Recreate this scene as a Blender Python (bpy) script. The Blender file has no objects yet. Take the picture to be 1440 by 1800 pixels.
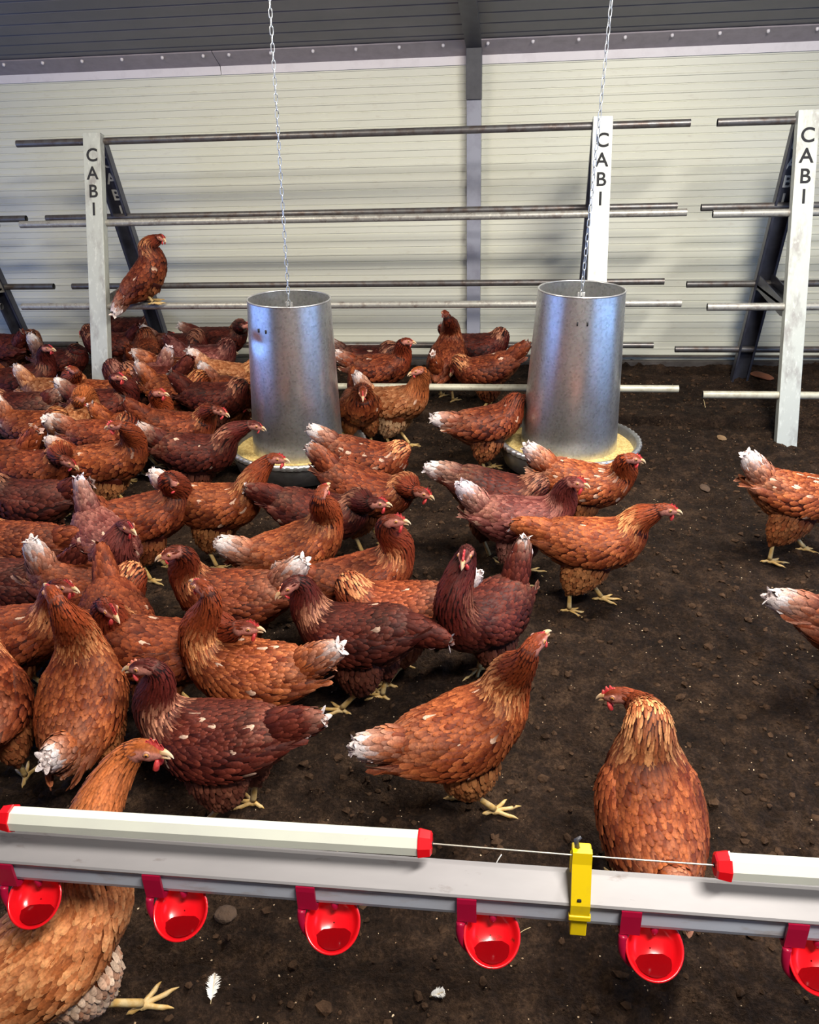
import bpy, bmesh, math, random
import numpy as np
from mathutils import Vector, Matrix

random.seed(7)
RNG = np.random.default_rng(7)
S = bpy.context.scene
COL = S.collection
PI = math.pi

# ---------------------------------------------------------------- camera
F, PITCH, YAW, ROLL, CAMH = 1457.0, math.radians(26), math.radians(7.9), math.radians(-2.0), 1.4
_cy, _sy, _cp, _sp = math.cos(YAW), math.sin(YAW), math.cos(PITCH), math.sin(PITCH)
FW = np.array([-_sy*_cp, _cy*_cp, -_sp])
_r0 = np.array([_cy, _sy, 0.0]); _u0 = np.cross(_r0, FW)
RT = math.cos(ROLL)*_r0 + math.sin(ROLL)*_u0
UP = -math.sin(ROLL)*_r0 + math.cos(ROLL)*_u0
CAM = np.array([0, 0, CAMH])

def ray(x, y): return FW + (x-720)/F*RT - (y-900)/F*UP
def at_z(x, y, z=0.0):
    d = ray(x, y); return CAM + d*(z-CAMH)/d[2]
def at_y(x, y, Y):
    d = ray(x, y); return CAM + d*Y/d[1]

cam_data = bpy.data.cameras.new('camera')
cam = bpy.data.objects.new('camera', cam_data); COL.objects.link(cam)
cam_data.sensor_fit = 'VERTICAL'; cam_data.sensor_height = 30.0; cam_data.lens = 30.0*F/1800.0
cam_data.clip_start = 0.02; cam_data.clip_end = 60
M4 = Matrix.Identity(4)
for i in range(3):
    M4[i][0] = RT[i]; M4[i][1] = UP[i]; M4[i][2] = -FW[i]; M4[i][3] = CAM[i]
cam.matrix_world = M4
S.camera = cam

# ---------------------------------------------------------------- light
S.view_settings.view_transform = 'Standard'; S.view_settings.look = 'None'
S.view_settings.gamma = 1.0; S.view_settings.use_curve_mapping = False
S.view_settings.exposure = -0.10
w = bpy.data.worlds.new('world'); S.world = w; w.use_nodes = True
bg = w.node_tree.nodes['Background']; bg.inputs[0].default_value = (0.55, 0.7, 1.0, 1); bg.inputs[1].default_value = 0.25

def area(name, loc, target, sx, sy, power, color, spread=180):
    l = bpy.data.lights.new(name, 'AREA'); l.shape = 'RECTANGLE'; l.size = sx; l.size_y = sy
    l.energy = power; l.color = color; l.spread = math.radians(spread)
    o = bpy.data.objects.new(name, l); COL.objects.link(o)
    d = Vector(target) - Vector(loc)
    o.rotation_euler = d.to_track_quat('-Z', 'Y').to_euler(); o.location = loc
    return o
# daylight through the side openings, roof lamps, and an added fill above the foreground
area('daylight_left', (-3.87, 2.1, .66), (0, 2.3, 0.60), 4.2, 1.2, 38, (0.22, 0.40, 1.0))
area('daylight_right', (2.57, 1.6, .66), (0, 1.9, 0.60), 3.6, 1.2, 33, (0.26, 0.50, 1.0))
area('roof_lamp', (0.9, 2.35, 2.20), (0.6, 2.5, 0.0), 1.0, 0.16, 120, (1.0, 0.95, 0.86))
area('roof_lamp', (-1.7, 2.5, 2.15), (-1.6, 2.9, 0.0), 0.9, 0.22, 46, (1.0, 0.90, 0.74))
area('foreground_fill', (0.7, -0.1, 2.75), (0.1, 0.9, 0.0), 0.9, 0.22, 118, (1.0, 0.94, 0.86))  # added lamp, no such fitting known; lights the drinker line from above

# ---------------------------------------------------------------- materials
def new_mat(name):
    m = bpy.data.materials.new(name); m.use_nodes = True
    nt = m.node_tree; b = nt.nodes['Principled BSDF']
    return m, nt, b

def mat(name, col, rough=0.5, metal=0.0, spec=0.5, noise=None, noise2=None, bump=None, coord='Object', stretch=(1, 1, 1), emis=None):
    """noise=(scale, colour2, low, high); noise2 the same on top; bump=(scale, strength, distance)"""
    m, nt, b = new_mat(name)
    N, L = nt.nodes, nt.links
    b.inputs['Roughness'].default_value = rough; b.inputs['Metallic'].default_value = metal
    b.inputs['Specular IOR Level'].default_value = spec
    tc = N.new('ShaderNodeTexCoord'); mp = N.new('ShaderNodeMapping'); mp.inputs['Scale'].default_value = stretch
    L.new(tc.outputs[coord], mp.inputs[0])
    cur = None
    rgb = N.new('ShaderNodeRGB'); rgb.outputs[0].default_value = (*col, 1); cur = rgb.outputs[0]
    for nz in (noise, noise2):
        if not nz: continue
        t = N.new('ShaderNodeTexNoise'); t.inputs['Scale'].default_value = nz[0]; t.inputs['Detail'].default_value = 6
        t.inputs['Roughness'].default_value = 0.62
        L.new(mp.outputs[0], t.inputs[0])
        r = N.new('ShaderNodeMapRange'); r.inputs[1].default_value = nz[2]; r.inputs[2].default_value = nz[3]
        L.new(t.outputs[0], r.inputs[0])
        mx = N.new('ShaderNodeMix'); mx.data_type = 'RGBA'; L.new(r.outputs[0], mx.inputs[0])
        L.new(cur, mx.inputs[6]); mx.inputs[7].default_value = (*nz[1], 1); cur = mx.outputs[2]
    L.new(cur, b.inputs['Base Color'])
    if bump:
        t = N.new('ShaderNodeTexNoise'); t.inputs['Scale'].default_value = bump[0]; t.inputs['Detail'].default_value = 8
        L.new(mp.outputs[0], t.inputs[0])
        bp = N.new('ShaderNodeBump'); bp.inputs['Strength'].default_value = bump[1]; bp.inputs['Distance'].default_value = bump[2]
        L.new(t.outputs[0], bp.inputs['Height']); L.new(bp.outputs[0], b.inputs['Normal'])
    return m

def plumage_mat():
    m, nt, b = new_mat('plumage'); N, L = nt.nodes, nt.links
    a = N.new('ShaderNodeAttribute'); a.attribute_name = 'Col'
    tc = N.new('ShaderNodeTexCoord')
    t = N.new('ShaderNodeTexNoise'); t.inputs['Scale'].default_value = 260; t.inputs['Detail'].default_value = 3
    L.new(tc.outputs['Object'], t.inputs[0])
    r = N.new('ShaderNodeMapRange'); r.inputs[1].default_value = .3; r.inputs[2].default_value = .7
    r.inputs[3].default_value = .72; r.inputs[4].default_value = 1.28
    L.new(t.outputs[0], r.inputs[0])
    mx = N.new('ShaderNodeVectorMath'); mx.operation = 'SCALE'
    L.new(a.outputs['Color'], mx.inputs[0]); L.new(r.outputs[0], mx.inputs['Scale'])
    L.new(mx.outputs[0], b.inputs['Base Color'])
    b.inputs['Roughness'].default_value = .58; b.inputs['Specular IOR Level'].default_value = .18
    return m

def vcol_mat(name, rough, spec=.5, bump=None):
    m, nt, b = new_mat(name); N, L = nt.nodes, nt.links
    a = N.new('ShaderNodeAttribute'); a.attribute_name = 'Col'
    L.new(a.outputs['Color'], b.inputs['Base Color'])
    b.inputs['Roughness'].default_value = rough; b.inputs['Specular IOR Level'].default_value = spec
    if bump:
        t = N.new('ShaderNodeTexNoise'); t.inputs['Scale'].default_value = bump[0]; t.inputs['Detail'].default_value = 4
        bp = N.new('ShaderNodeBump'); bp.inputs['Strength'].default_value = bump[1]; bp.inputs['Distance'].default_value = bump[2]
        tc = N.new('ShaderNodeTexCoord'); L.new(tc.outputs['Object'], t.inputs[0])
        L.new(t.outputs[0], bp.inputs['Height']); L.new(bp.outputs[0], b.inputs['Normal'])
    return m

def galvanised(name, base, dark, rough, metal=.85, spangle=90):
    m, nt, b = new_mat(name); N, L = nt.nodes, nt.links
    tc = N.new('ShaderNodeTexCoord')
    v = N.new('ShaderNodeTexVoronoi'); v.inputs['Scale'].default_value = spangle; L.new(tc.outputs['Object'], v.inputs[0])
    n = N.new('ShaderNodeTexNoise'); n.inputs['Scale'].default_value = 9; n.inputs['Detail'].default_value = 7; L.new(tc.outputs['Object'], n.inputs[0])
    mx = N.new('ShaderNodeMix'); mx.data_type = 'RGBA'
    r = N.new('ShaderNodeMapRange'); r.inputs[1].default_value = .35; r.inputs[2].default_value = .7; L.new(n.outputs[0], r.inputs[0])
    L.new(r.outputs[0], mx.inputs[0]); mx.inputs[6].default_value = (*base, 1); mx.inputs[7].default_value = (*dark, 1)
    m2 = N.new('ShaderNodeMix'); m2.data_type = 'RGBA'; m2.blend_type = 'MULTIPLY'; m2.inputs[0].default_value = .35
    L.new(mx.outputs[2], m2.inputs[6]); L.new(v.outputs['Color'], m2.inputs[7])
    hs = N.new('ShaderNodeHueSaturation'); hs.inputs['Saturation'].default_value = .12; L.new(m2.outputs[2], hs.inputs['Color'])
    L.new(hs.outputs[0], b.inputs['Base Color'])
    b.inputs['Metallic'].default_value = metal
    rr = N.new('ShaderNodeMapRange'); rr.inputs[3].default_value = rough-.1; rr.inputs[4].default_value = rough+.16
    L.new(n.outputs[0], rr.inputs[0]); L.new(rr.outputs[0], b.inputs['Roughness'])
    return m

MT = {
 'plumage': plumage_mat(),
 'skin': vcol_mat('skin', .5, .4, (400, .4, .001)),
 'leg': mat('shank_scales', (.50, .30, .085), .5, noise=(60, (.62, .46, .22), .4, .65), bump=(420, .5, .001)),
 'beak': vcol_mat('beak_horn', .4),
 'comb': mat('comb_skin', (.55, .03, .035), .45, noise=(120, (.75, .12, .10), .4, .7), bump=(300, .5, .001)),
 'comb_pale': mat('comb_skin_pale', (.72, .25, .12), .45, noise=(120, (.6, .10, .08), .45, .7), bump=(300, .5, .001)),
 'iris': mat('iris', (.60, .25, .06), .2), 'pupil': mat('pupil', (.01, .008, .008), .08),
 'panel': mat('cream_panel', (.70, .70, .58), .38, noise=(1.3, (.64, .64, .56), .35, .7), noise2=(35, (.58, .56, .46), .58, .8), stretch=(.35, 1, 1)),
 'ceiling': mat('grey_ceiling_sheet', (.16, .155, .155), .55, noise=(2, (.19, .18, .18), .4, .6)),
 'flash_grey': mat('grey_flashing', (.32, .28, .31), .45, noise=(20, (.26, .23, .25), .4, .7)),
 'flash_white': mat('white_flashing', (.74, .70, .72), .4, noise=(12, (.62, .58, .6), .5, .8)),
 'dark_steel': mat('dark_painted_steel', (.045, .045, .055), .45, noise=(14, (.07, .07, .08), .4, .7)),
 'grey_steel': mat('grey_painted_steel', (.30, .31, .37), .4, noise=(9, (.22, .22, .27), .45, .7)),
 'sill': mat('dark_sill', (.075, .065, .06), .8, noise=(8, (.03, .022, .018), .4, .65), bump=(40, .5, .01)),
 'concrete': mat('plain_back_wall', (.20, .19, .18), .8, noise=(3, (.16, .15, .14), .4, .6)),
 'galv': galvanised('galvanised_sheet', (.78, .78, .80), (.62, .62, .63), .30, .95, 120),
 'galv_rim': galvanised('galvanised_rim', (.80, .80, .82), (.6, .6, .62), .3, .8, 60),
 'pan': galvanised('feeder_pan', (.42, .42, .44), (.22, .21, .20), .42, .85, 50),
 'post': mat('galvanised_post', (.46, .48, .44), .5, .25, noise=(14, (.30, .29, .27), .50, .66), noise2=(60, (.58, .60, .55), .55, .7), stretch=(1, 1, .25), bump=(60, .2, .002)),
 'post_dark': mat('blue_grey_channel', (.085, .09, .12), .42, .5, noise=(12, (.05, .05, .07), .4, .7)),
 'bar': mat('galvanised_tube', (.15, .145, .145), .4, .6, noise=(22, (.11, .085, .075), .45, .65), noise2=(60, (.24, .22, .2), .6, .75)),
 'bar_light': mat('worn_tube', (.34, .33, .30), .45, .45, noise=(26, (.20, .17, .15), .5, .68), noise2=(90, (.5, .48, .42), .55, .7)),
 'bar_pale': mat('dirty_pale_tube', (.50, .48, .38), .5, .2, noise=(30, (.36, .32, .24), .45, .7), noise2=(120, (.12, .09, .07), .64, .75)),
 'hollow': mat('tube_hollow', (.012, .012, .014), .9),
 'letter_dark': mat('letter_painted_dark', (.018, .018, .02), .9), 'letter_light': mat('letter_painted_bright', (.62, .62, .58), .6),  # solid letters; colour paints dark openings in front, light passing through behind
 'chain': mat('zinc_chain', (.62, .66, .70), .3, .75),
 'feed': mat('feed_meal', (.45, .31, .10), .9, noise=(90, (.66, .50, .20), .4, .6), bump=(120, 1, .01)),
 'pvc': mat('white_pvc', (.66, .68, .58), .35, noise=(6, (.60, .61, .54), .4, .7), noise2=(70, (.5, .45, .38), .66, .8)),
 'alu': mat('aluminium_profile', (.32, .305, .31), .5, .15, noise=(4, (.25, .24, .245), .4, .6), noise2=(45, (.15, .12, .11), .62, .75), stretch=(.3, 1, 1)),
 'pipe': mat('water_pipe', (.50, .54, .62), .38, noise=(7, (.42, .44, .50), .4, .6), noise2=(38, (.30, .22, .17), .54, .8), stretch=(.3, 1, 1)),
 'red': mat('red_plastic', (.78, .006, .012), .22, spec=.5),
 'crimson': mat('crimson_plastic', (.36, .004, .035), .35, spec=.4),
 'red_dirty': mat('red_plastic_soiled', (.78, .006, .012), .25, noise=(55, (.20, .02, .01), .56, .66)),
 'yellow': mat('yellow_plastic', (.85, .60, .005), .35, noise=(40, (.72, .48, .02), .5, .8)),
 'wire': mat('steel_wire', (.50, .47, .40), .4, .7),
 'stone': mat('field_stone', (.085, .055, .038), .9, spec=.1, noise=(30, (.05, .035, .028), .4, .7), bump=(60, .8, .01)),
 'stone_tan': mat('tan_stone', (.27, .17, .09), .85, spec=.1, noise=(30, (.15, .09, .05), .4, .7), bump=(60, .8, .01)),
 'straw': mat('straw', (.55, .42, .22), .7),
 'down': mat('white_down', (.80, .78, .74), .8, noise=(60, (.6, .5, .38), .55, .8)),
 'clod': mat('soil_clods', (.070, .040, .024), .95, spec=.05, noise=(40, (.024, .014, .009), .35, .65), bump=(150, .7, .005)),
 'crumb': mat('pale_crumbs', (.55, .42, .27), .8, noise=(8, (.28, .17, .09), .4, .6)),
}

def soil_mat():
    m, nt, b = new_mat('dark_soil'); N, L = nt.nodes, nt.links
    tc = N.new('ShaderNodeTexCoord')
    def nz(scale, det=8, ro=.6):
        t = N.new('ShaderNodeTexNoise'); t.inputs['Scale'].default_value = scale; t.inputs['Detail'].default_value = det
        t.inputs['Roughness'].default_value = ro; L.new(tc.outputs['Object'], t.inputs[0]); return t
    big, mid, fine = nz(.9, 3), nz(15, 9, .72), nz(120, 5, .75)
    cr = N.new('ShaderNodeValToRGB'); L.new(mid.outputs[0], cr.inputs[0])
    e = cr.color_ramp.elements; e[0].position = .3; e[0].color = (.016, .009, .006, 1); e[1].position = .74; e[1].color = (.150, .086, .050, 1)
    x = cr.color_ramp.elements.new(.5); x.color = (.050, .028, .017, 1)
    mx = N.new('ShaderNodeMix'); mx.data_type = 'RGBA'; mx.blend_type = 'MULTIPLY'
    r = N.new('ShaderNodeMapRange'); r.inputs[1].default_value = .3; r.inputs[2].default_value = .7; r.inputs[3].default_value = .5; r.inputs[4].default_value = 1.5
    L.new(fine.outputs[0], r.inputs[0])
    vm = N.new('ShaderNodeVectorMath'); vm.operation = 'SCALE'; L.new(cr.outputs[0], vm.inputs[0]); L.new(r.outputs[0], vm.inputs['Scale'])
    r2 = N.new('ShaderNodeMapRange'); r2.inputs[1].default_value = .38; r2.inputs[2].default_value = .62; r2.inputs[3].default_value = .75; r2.inputs[4].default_value = 1.3
    L.new(big.outputs[0], r2.inputs[0])
    v2 = N.new('ShaderNodeVectorMath'); v2.operation = 'SCALE'; L.new(vm.outputs[0], v2.inputs[0]); L.new(r2.outputs[0], v2.inputs['Scale'])
    L.new(v2.outputs[0], b.inputs['Base Color'])
    b.inputs['Roughness'].default_value = .92; b.inputs['Specular IOR Level'].default_value = .15
    ad = N.new('ShaderNodeMath'); ad.operation = 'ADD'; ad.inputs[1].default_value = 0
    m3 = N.new('ShaderNodeMath'); m3.operation = 'MULTIPLY_ADD'; L.new(mid.outputs[0], m3.inputs[0]); m3.inputs[1].default_value = 1.5; L.new(fine.outputs[0], m3.inputs[2])
    bp = N.new('ShaderNodeBump'); bp.inputs['Strength'].default_value = .9; bp.inputs['Distance'].default_value = .055
    L.new(m3.outputs[0], bp.inputs['Height']); L.new(bp.outputs[0], b.inputs['Normal'])
    return m
MT['soil'] = soil_mat()

# ---------------------------------------------------------------- mesh helpers
class Geo:
    """collects vertices, faces, per-vertex colour and per-face material index"""
    def __init__(s): s.v = []; s.f = []; s.c = []; s.m = []; s.n = 0
    def add(s, v, faces, col=(1, 1, 1), mi=0):
        v = np.asarray(v, float).reshape(-1, 3)
        c = np.asarray(col, float)
        if c.ndim == 1: c = np.tile(c, (len(v), 1))
        s.v.append(v); s.c.append(c)
        for fa in faces:                       # each an int array (n,3) or (n,4)
            fa = np.asarray(fa, int)
            if fa.size: s.f.append(fa + s.n); s.m.append(np.full(len(fa), mi))
        s.n += len(v)
    def build(s, name, mats, parent=None, smooth=True, local=None):
        me = bpy.data.meshes.new(name)
        v = np.concatenate(s.v); c = np.concatenate(s.c)
        if local is not None:                  # world vertices into the parent's local frame
            R, t = local; v = (v - t) @ R
        loops = np.concatenate([f.ravel() for f in s.f])
        tot = np.concatenate([np.full(len(f), f.shape[1]) for f in s.f])
        start = np.concatenate([[0], np.cumsum(tot)[:-1]])
        me.vertices.add(len(v)); me.vertices.foreach_set('co', v.astype(np.float32).ravel())
        me.loops.add(len(loops)); me.loops.foreach_set('vertex_index', loops.astype(np.int32))
        me.polygons.add(len(tot)); me.polygons.foreach_set('loop_start', start.astype(np.int32))
        try: me.polygons.foreach_set('loop_total', tot.astype(np.int32))
        except Exception: pass
        mi = np.concatenate(s.m)
        me.polygons.foreach_set('material_index', mi.astype(np.int32))
        me.polygons.foreach_set('use_smooth', np.full(len(tot), smooth))
        me.update(calc_edges=True); me.validate()
        a = me.color_attributes.new('Col', 'FLOAT_COLOR', 'POINT')
        a.data.foreach_set('color', np.concatenate([c, np.ones((len(c), 1))], 1).astype(np.float32).ravel())
        for m_ in (mats if isinstance(mats, (list, tuple)) else [mats]): me.materials.append(m_)
        o = bpy.data.objects.new(name, me); COL.objects.link(o)
        if parent: o.parent = parent
        return o

def grid_faces(ns, nt, closed=True):
    k = nt if closed else nt-1
    i, j = np.meshgrid(np.arange(ns-1), np.arange(k), indexing='ij')
    a = i*nt + j; b = i*nt + (j+1) % nt
    return np.stack([a, b, b+nt, a+nt], -1).reshape(-1, 4)

def tube_grid(g, P, col=(1, 1, 1), mi=0, caps=True):
    """P (ns,nt,3) closed rings"""
    ns, nt = P.shape[:2]
    c = np.asarray(col, float)
    if c.ndim == 3: c = c.reshape(-1, 3)
    fs = [grid_faces(ns, nt)]
    v = P.reshape(-1, 3)
    if caps:
        cc = np.stack([P[0].mean(0), P[-1].mean(0)])
        v = np.concatenate([v, cc])
        if c.ndim == 2: c = np.concatenate([c, c[:1], c[-1:]])
        k = np.arange(nt); n0 = ns*nt
        fs.append(np.stack([np.full(nt, n0), (k+1) % nt, k], -1))
        fs.append(np.stack([np.full(nt, n0+1), (ns-1)*nt+k, (ns-1)*nt+(k+1) % nt], -1))
    g.add(v, fs, c, mi)

def path_tube(g, pts, radii, nt=10, col=(1, 1, 1), mi=0, flat=1.0, caps=True):
    """round tube along points with a radius at each"""
    pts = np.asarray(pts, float); n = len(pts)
    r = np.full(n, radii) if np.isscalar(radii) else np.asarray(radii, float)
    T = np.gradient(pts, axis=0); T /= np.linalg.norm(T, axis=1)[:, None]+1e-12
    u = np.array([0, 0, 1.0]) if abs(T[0][2]) < .9 else np.array([0, 1.0, 0])
    rings = []
    for i in range(n):
        u = u - T[i]*(u@T[i]); u /= np.linalg.norm(u)
        l = np.cross(T[i], u); th = np.arange(nt)/nt*2*PI
        rings.append(pts[i] + r[i]*(np.cos(th)[:, None]*u*flat + np.sin(th)[:, None]*l))
    tube_grid(g, np.array(rings), col, mi, caps)

def box(g, lo, hi, mi=0, R=None, t=None, col=(1, 1, 1), bev=0.0):
    lo = np.asarray(lo, float); hi = np.asarray(hi, float)
    if bev > 0:
        bm = bmesh.new(); bmesh.ops.create_cube(bm, size=1.0)
        for v in bm.verts: v.co = Vector((lo+hi)/2 + np.array(v.co)*(hi-lo))
        bmesh.ops.bevel(bm, geom=bm.edges[:], offset=bev, segments=2, affect='EDGES', profile=.5)
        bm.verts.index_update()
        v = np.array([x.co[:] for x in bm.verts]); by = {}
        for f in bm.faces: by.setdefault(len(f.verts), []).append([x.index for x in f.verts])
        fs = list(by.values()); bm.free()
    else:
        v = np.array([[x, y, z] for x in (lo[0], hi[0]) for y in (lo[1], hi[1]) for z in (lo[2], hi[2])])
        fs = [[[0, 1, 3, 2], [4, 6, 7, 5], [0, 4, 5, 1], [2, 3, 7, 6], [0, 2, 6, 4], [1, 5, 7, 3]]]
    if R is not None: v = v @ np.asarray(R).T
    if t is not None: v = v + t
    g.add(v, fs, col, mi)

def prism(g, prof, a, b, mi=0, closed=True):
    """profile in 3D points (n,3) swept from offset a to offset b"""
    p = np.asarray(prof, float); n = len(p)
    v = np.concatenate([p+a, p+b]); k = np.arange(n if closed else n-1)
    fs = [np.stack([k, (k+1) % n, (k+1) % n+n, k+n], -1)]
    g.add(v, fs, (1, 1, 1), mi)
    if closed:
        g.add(p+a, [[list(range(n))[::-1]]], (1, 1, 1), mi); g.add(p+b, [[list(range(n))]], (1, 1, 1), mi)

def tag(o, label, cat, group=None, kind=None):
    if label: o['label'] = label
    if cat: o['category'] = cat
    if group: o['group'] = group
    if kind: o['kind'] = kind
    return o
def empty(name, loc=(0, 0, 0), R=None):
    o = bpy.data.objects.new(name, None); COL.objects.link(o); o.empty_display_size = .05
    m = Matrix.Identity(4)
    if R is not None:
        for i in range(3):
            for j in range(3): m[i][j] = R[i][j]
    m.translation = Vector(loc); o.matrix_world = m
    return o
def frame_to(axis, hint=(0, 1, 0)):
    """rotation matrix whose local z is axis"""
    z = np.asarray(axis, float); z /= np.linalg.norm(z)
    x = np.cross(np.asarray(hint, float), z); x /= np.linalg.norm(x); y = np.cross(z, x)
    return np.stack([x, y, z], 1)

def vnoise(x, y, seed=0):
    """smooth value noise"""
    xi = np.floor(x).astype(int); yi = np.floor(y).astype(int); fx = x-xi; fy = y-yi
    fx = fx*fx*(3-2*fx); fy = fy*fy*(3-2*fy)
    def h(a, b):
        n = (a*374761393 + b*668265263 + seed*974711) & 0x7fffffff
        n = ((n ^ (n >> 13))*1274126177) & 0x7fffffff
        return ((n ^ (n >> 16)) & 0xffff)/65535.0
    return (h(xi, yi)*(1-fx)+h(xi+1, yi)*fx)*(1-fy)+(h(xi, yi+1)*(1-fx)+h(xi+1, yi+1)*fx)*fy

def ground_h(x, y):
    x = np.asarray(x, float); y = np.asarray(y, float)
    h = (vnoise(x*2.2, y*2.2, 1)-.5)*.022 + (vnoise(x*7, y*7, 2)-.5)*.016
    groove = 3.90 + .05*(vnoise(x*1.7, x*0+3, 5)-.5)
    h = h - .024*np.exp(-((y-groove)/.022)**2)*(x > -1.0) + .02*np.clip((y-groove)/.03, 0, 1)*np.exp(-np.clip(y-groove, 0, 9)/.5)
    h = h + np.clip((y-4.45)/.3, 0, 1)*.035
    return h
def ground_fine(x, y):
    c = vnoise(x*26, y*26, 3); d = vnoise(x*61, y*61, 4); e = vnoise(x*120, y*120, 6)
    return ground_h(x, y) + np.clip(c-.42, 0, 1)*.05*vnoise(x*3, y*3, 9)**1.5 + (d-.5)*.012*(.4+vnoise(x*5+9, y*5, 8)) + (e-.5)*.007
# ---------------------------------------------------------------- hens
def catmull(K, n):
    """resample control rows K (m,d) to n rows"""
    K = np.asarray(K, float); m = len(K)
    t = np.linspace(0, m-1, n); i = np.clip(t.astype(int), 0, m-2); f = (t-i)[:, None]
    p0 = K[np.clip(i-1, 0, m-1)]; p1 = K[i]; p2 = K[i+1]; p3 = K[np.clip(i+2, 0, m-1)]
    return .5*((2*p1)+(-p0+p2)*f+(2*p0-5*p1+4*p2-p3)*f*f+(-p0+3*p1-3*p2+p3)*f**3)

def rings(c, u, l, hd, hv, w, nt, power=1.0):
    th = np.arange(nt)/nt*2*PI
    cs, sn = np.cos(th), np.sin(th)
    h = np.where(cs[None] > 0, hd[:, None], hv[:, None])*cs[None]
    return c[:, None]+u[:, None]*h[..., None]+l[:, None]*(w[:, None]*sn[None])[..., None]

def scatter(P, s0, s1, row, colw, rng):
    """rows of feather roots over a ring grid P: returns (position, dir to tail, normal, s fraction, theta)"""
    ns, nt = P.shape[:2]
    mid = P.mean(1)
    step = np.linalg.norm(np.diff(P, axis=0), axis=2).mean(1)
    arc = np.concatenate([[0], np.cumsum(step)]); tot = arc[-1]
    out_s, out_t = [], []
    a = s0*tot; k = 0
    while a < s1*tot:
        sf = np.interp(a, arc, np.arange(ns)); i = min(int(sf), ns-1)
        circ = np.linalg.norm(np.roll(P[i], -1, 0)-P[i], axis=1).sum()
        n = max(5, int(circ/colw(sf/(ns-1))))
        th = (np.arange(n)+.5*(k % 2)+rng.uniform(-.22, .22, n))/n
        out_t.append(th % 1.0); out_s.append(np.clip(sf+rng.uniform(-.3, .3, n)*row(sf/(ns-1))/tot*ns, 0, ns-1.001))
        a += row(sf/(ns-1)); k += 1
    s = np.concatenate(out_s); t = np.concatenate(out_t)
    def S(s, t):
        i = np.clip(s.astype(int), 0, ns-2); f = (s-i)[:, None]
        j = (t*nt).astype(int) % nt; g_ = (t*nt-(t*nt).astype(int))[:, None]; j2 = (j+1) % nt
        return (P[i, j]*(1-g_)+P[i, j2]*g_)*(1-f)+(P[i+1, j]*(1-g_)+P[i+1, j2]*g_)*f
    p = S(s, t)
    ds = S(np.clip(s+.7, 0, ns-1.001), t)-S(np.clip(s-.7, 0, ns-1.001), t)
    dt = S(s, (t+.02) % 1)-S(s, (t-.02) % 1)
    d = -ds; d /= np.linalg.norm(d, axis=1)[:, None]+1e-9
    n = np.cross(d, dt); n /= np.linalg.norm(n, axis=1)[:, None]+1e-9
    i = np.clip(s.astype(int), 0, ns-1)
    sg = np.sign(((p-mid[i])*n).sum(1)); sg[sg == 0] = 1
    scatter.S, scatter.raw = S, (s, t)
    return p, d, n*sg[:, None], s/(ns-1), t

def hug(L, d, p):
    """where the middle and the tip of a feather of length L touch the surface it lies on"""
    S, (s, t) = scatter.S, scatter.raw
    def ln(q): q = np.clip(q, 1.0, None); return np.linalg.norm(S(q, t)-S(q-1, t), axis=1)+1e-6
    l1 = ln(s); sm = s-.5*L/l1; l2 = ln(sm); st = sm-.5*L/l2
    pm = S(np.clip(sm, 0, None), t)+d*(np.clip(-sm, 0, None)*l1)[:, None]
    pt = S(np.clip(st, 0, None), t)+d*(np.clip(-st, 0, None)*l2)[:, None]
    return pm, pt

def add_feathers(g, p, d, n, L, W, lift, curl, cb, ct, lod, mi=0, point=.0, edge=None, surf=None):
    """vectorised feather blades; cb/ct colour at base/tip, edge multiplies the rim colour"""
    N = len(p)
    if N == 0: return
    L = np.broadcast_to(L, N).astype(float); W = np.broadcast_to(W, N).astype(float)
    lift = np.broadcast_to(lift, N); curl = np.broadcast_to(curl, N)
    q = np.cross(n, d)
    if lod == 0: rows = [(0, .45), (.38, .92), (.72, .92-.25*point), (.92, .55-.2*point)]
    elif lod == 1: rows = [(0, .5), (.5, 1.0), (.85, .72-.25*point)]
    else: rows = [(0, .6), (.66, 1.0-.2*point)]
    V, C = [], []
    def height(a): return .0006 + a*L*lift - curl*(a*L)**2
    for a, wv in rows:
        for b in (-1, 0, 1):
            h = height(a) + (W*.16 if b == 0 else 0)
            if surf is not None:
                pm, pt = surf; h = .0006+a*L*lift+(W*.16 if b == 0 else 0)
                V.append(p*((1-a)*(1-2*a))+pm*(4*a*(1-a))+pt*(a*(2*a-1)) + q*(b*W*wv*.5)[:, None] + n*h[:, None])
            else:
                V.append(p + d*(a*L)[:, None] + q*(b*W*wv*.5)[:, None] + n*h[:, None])
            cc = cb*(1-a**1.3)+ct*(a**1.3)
            if edge is not None and b != 0: cc = cc*edge
            C.append(cc)
    V.append((p + d*L[:, None] + n*(height(1.0)+W*.04)[:, None]) if surf is None else surf[1]+n*(.0006+L*lift)[:, None]); C.append(ct if edge is None else ct*(edge*.5+.5))
    k = len(V)
    V = np.stack(V, 1).reshape(-1, 3); C = np.stack(C, 1).reshape(-1, 3)
    base = np.arange(N)[:, None]*k
    quads, tris = [], []
    for r in range(len(rows)-1):
        o = r*3
        quads += [[o, o+1, o+4, o+3], [o+1, o+2, o+5, o+4]]
    o = (len(rows)-1)*3
    tris += [[o, o+1, k-1], [o+1, o+2, k-1]]
    fq = (base[:, None]+np.array(quads)[None].reshape(1, -1, 4)).reshape(-1, 4)
    ft = (base[:, None]+np.array(tris)[None].reshape(1, -1, 3)).reshape(-1, 3)
    g.add(V, [fq, ft], C, mi)

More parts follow.
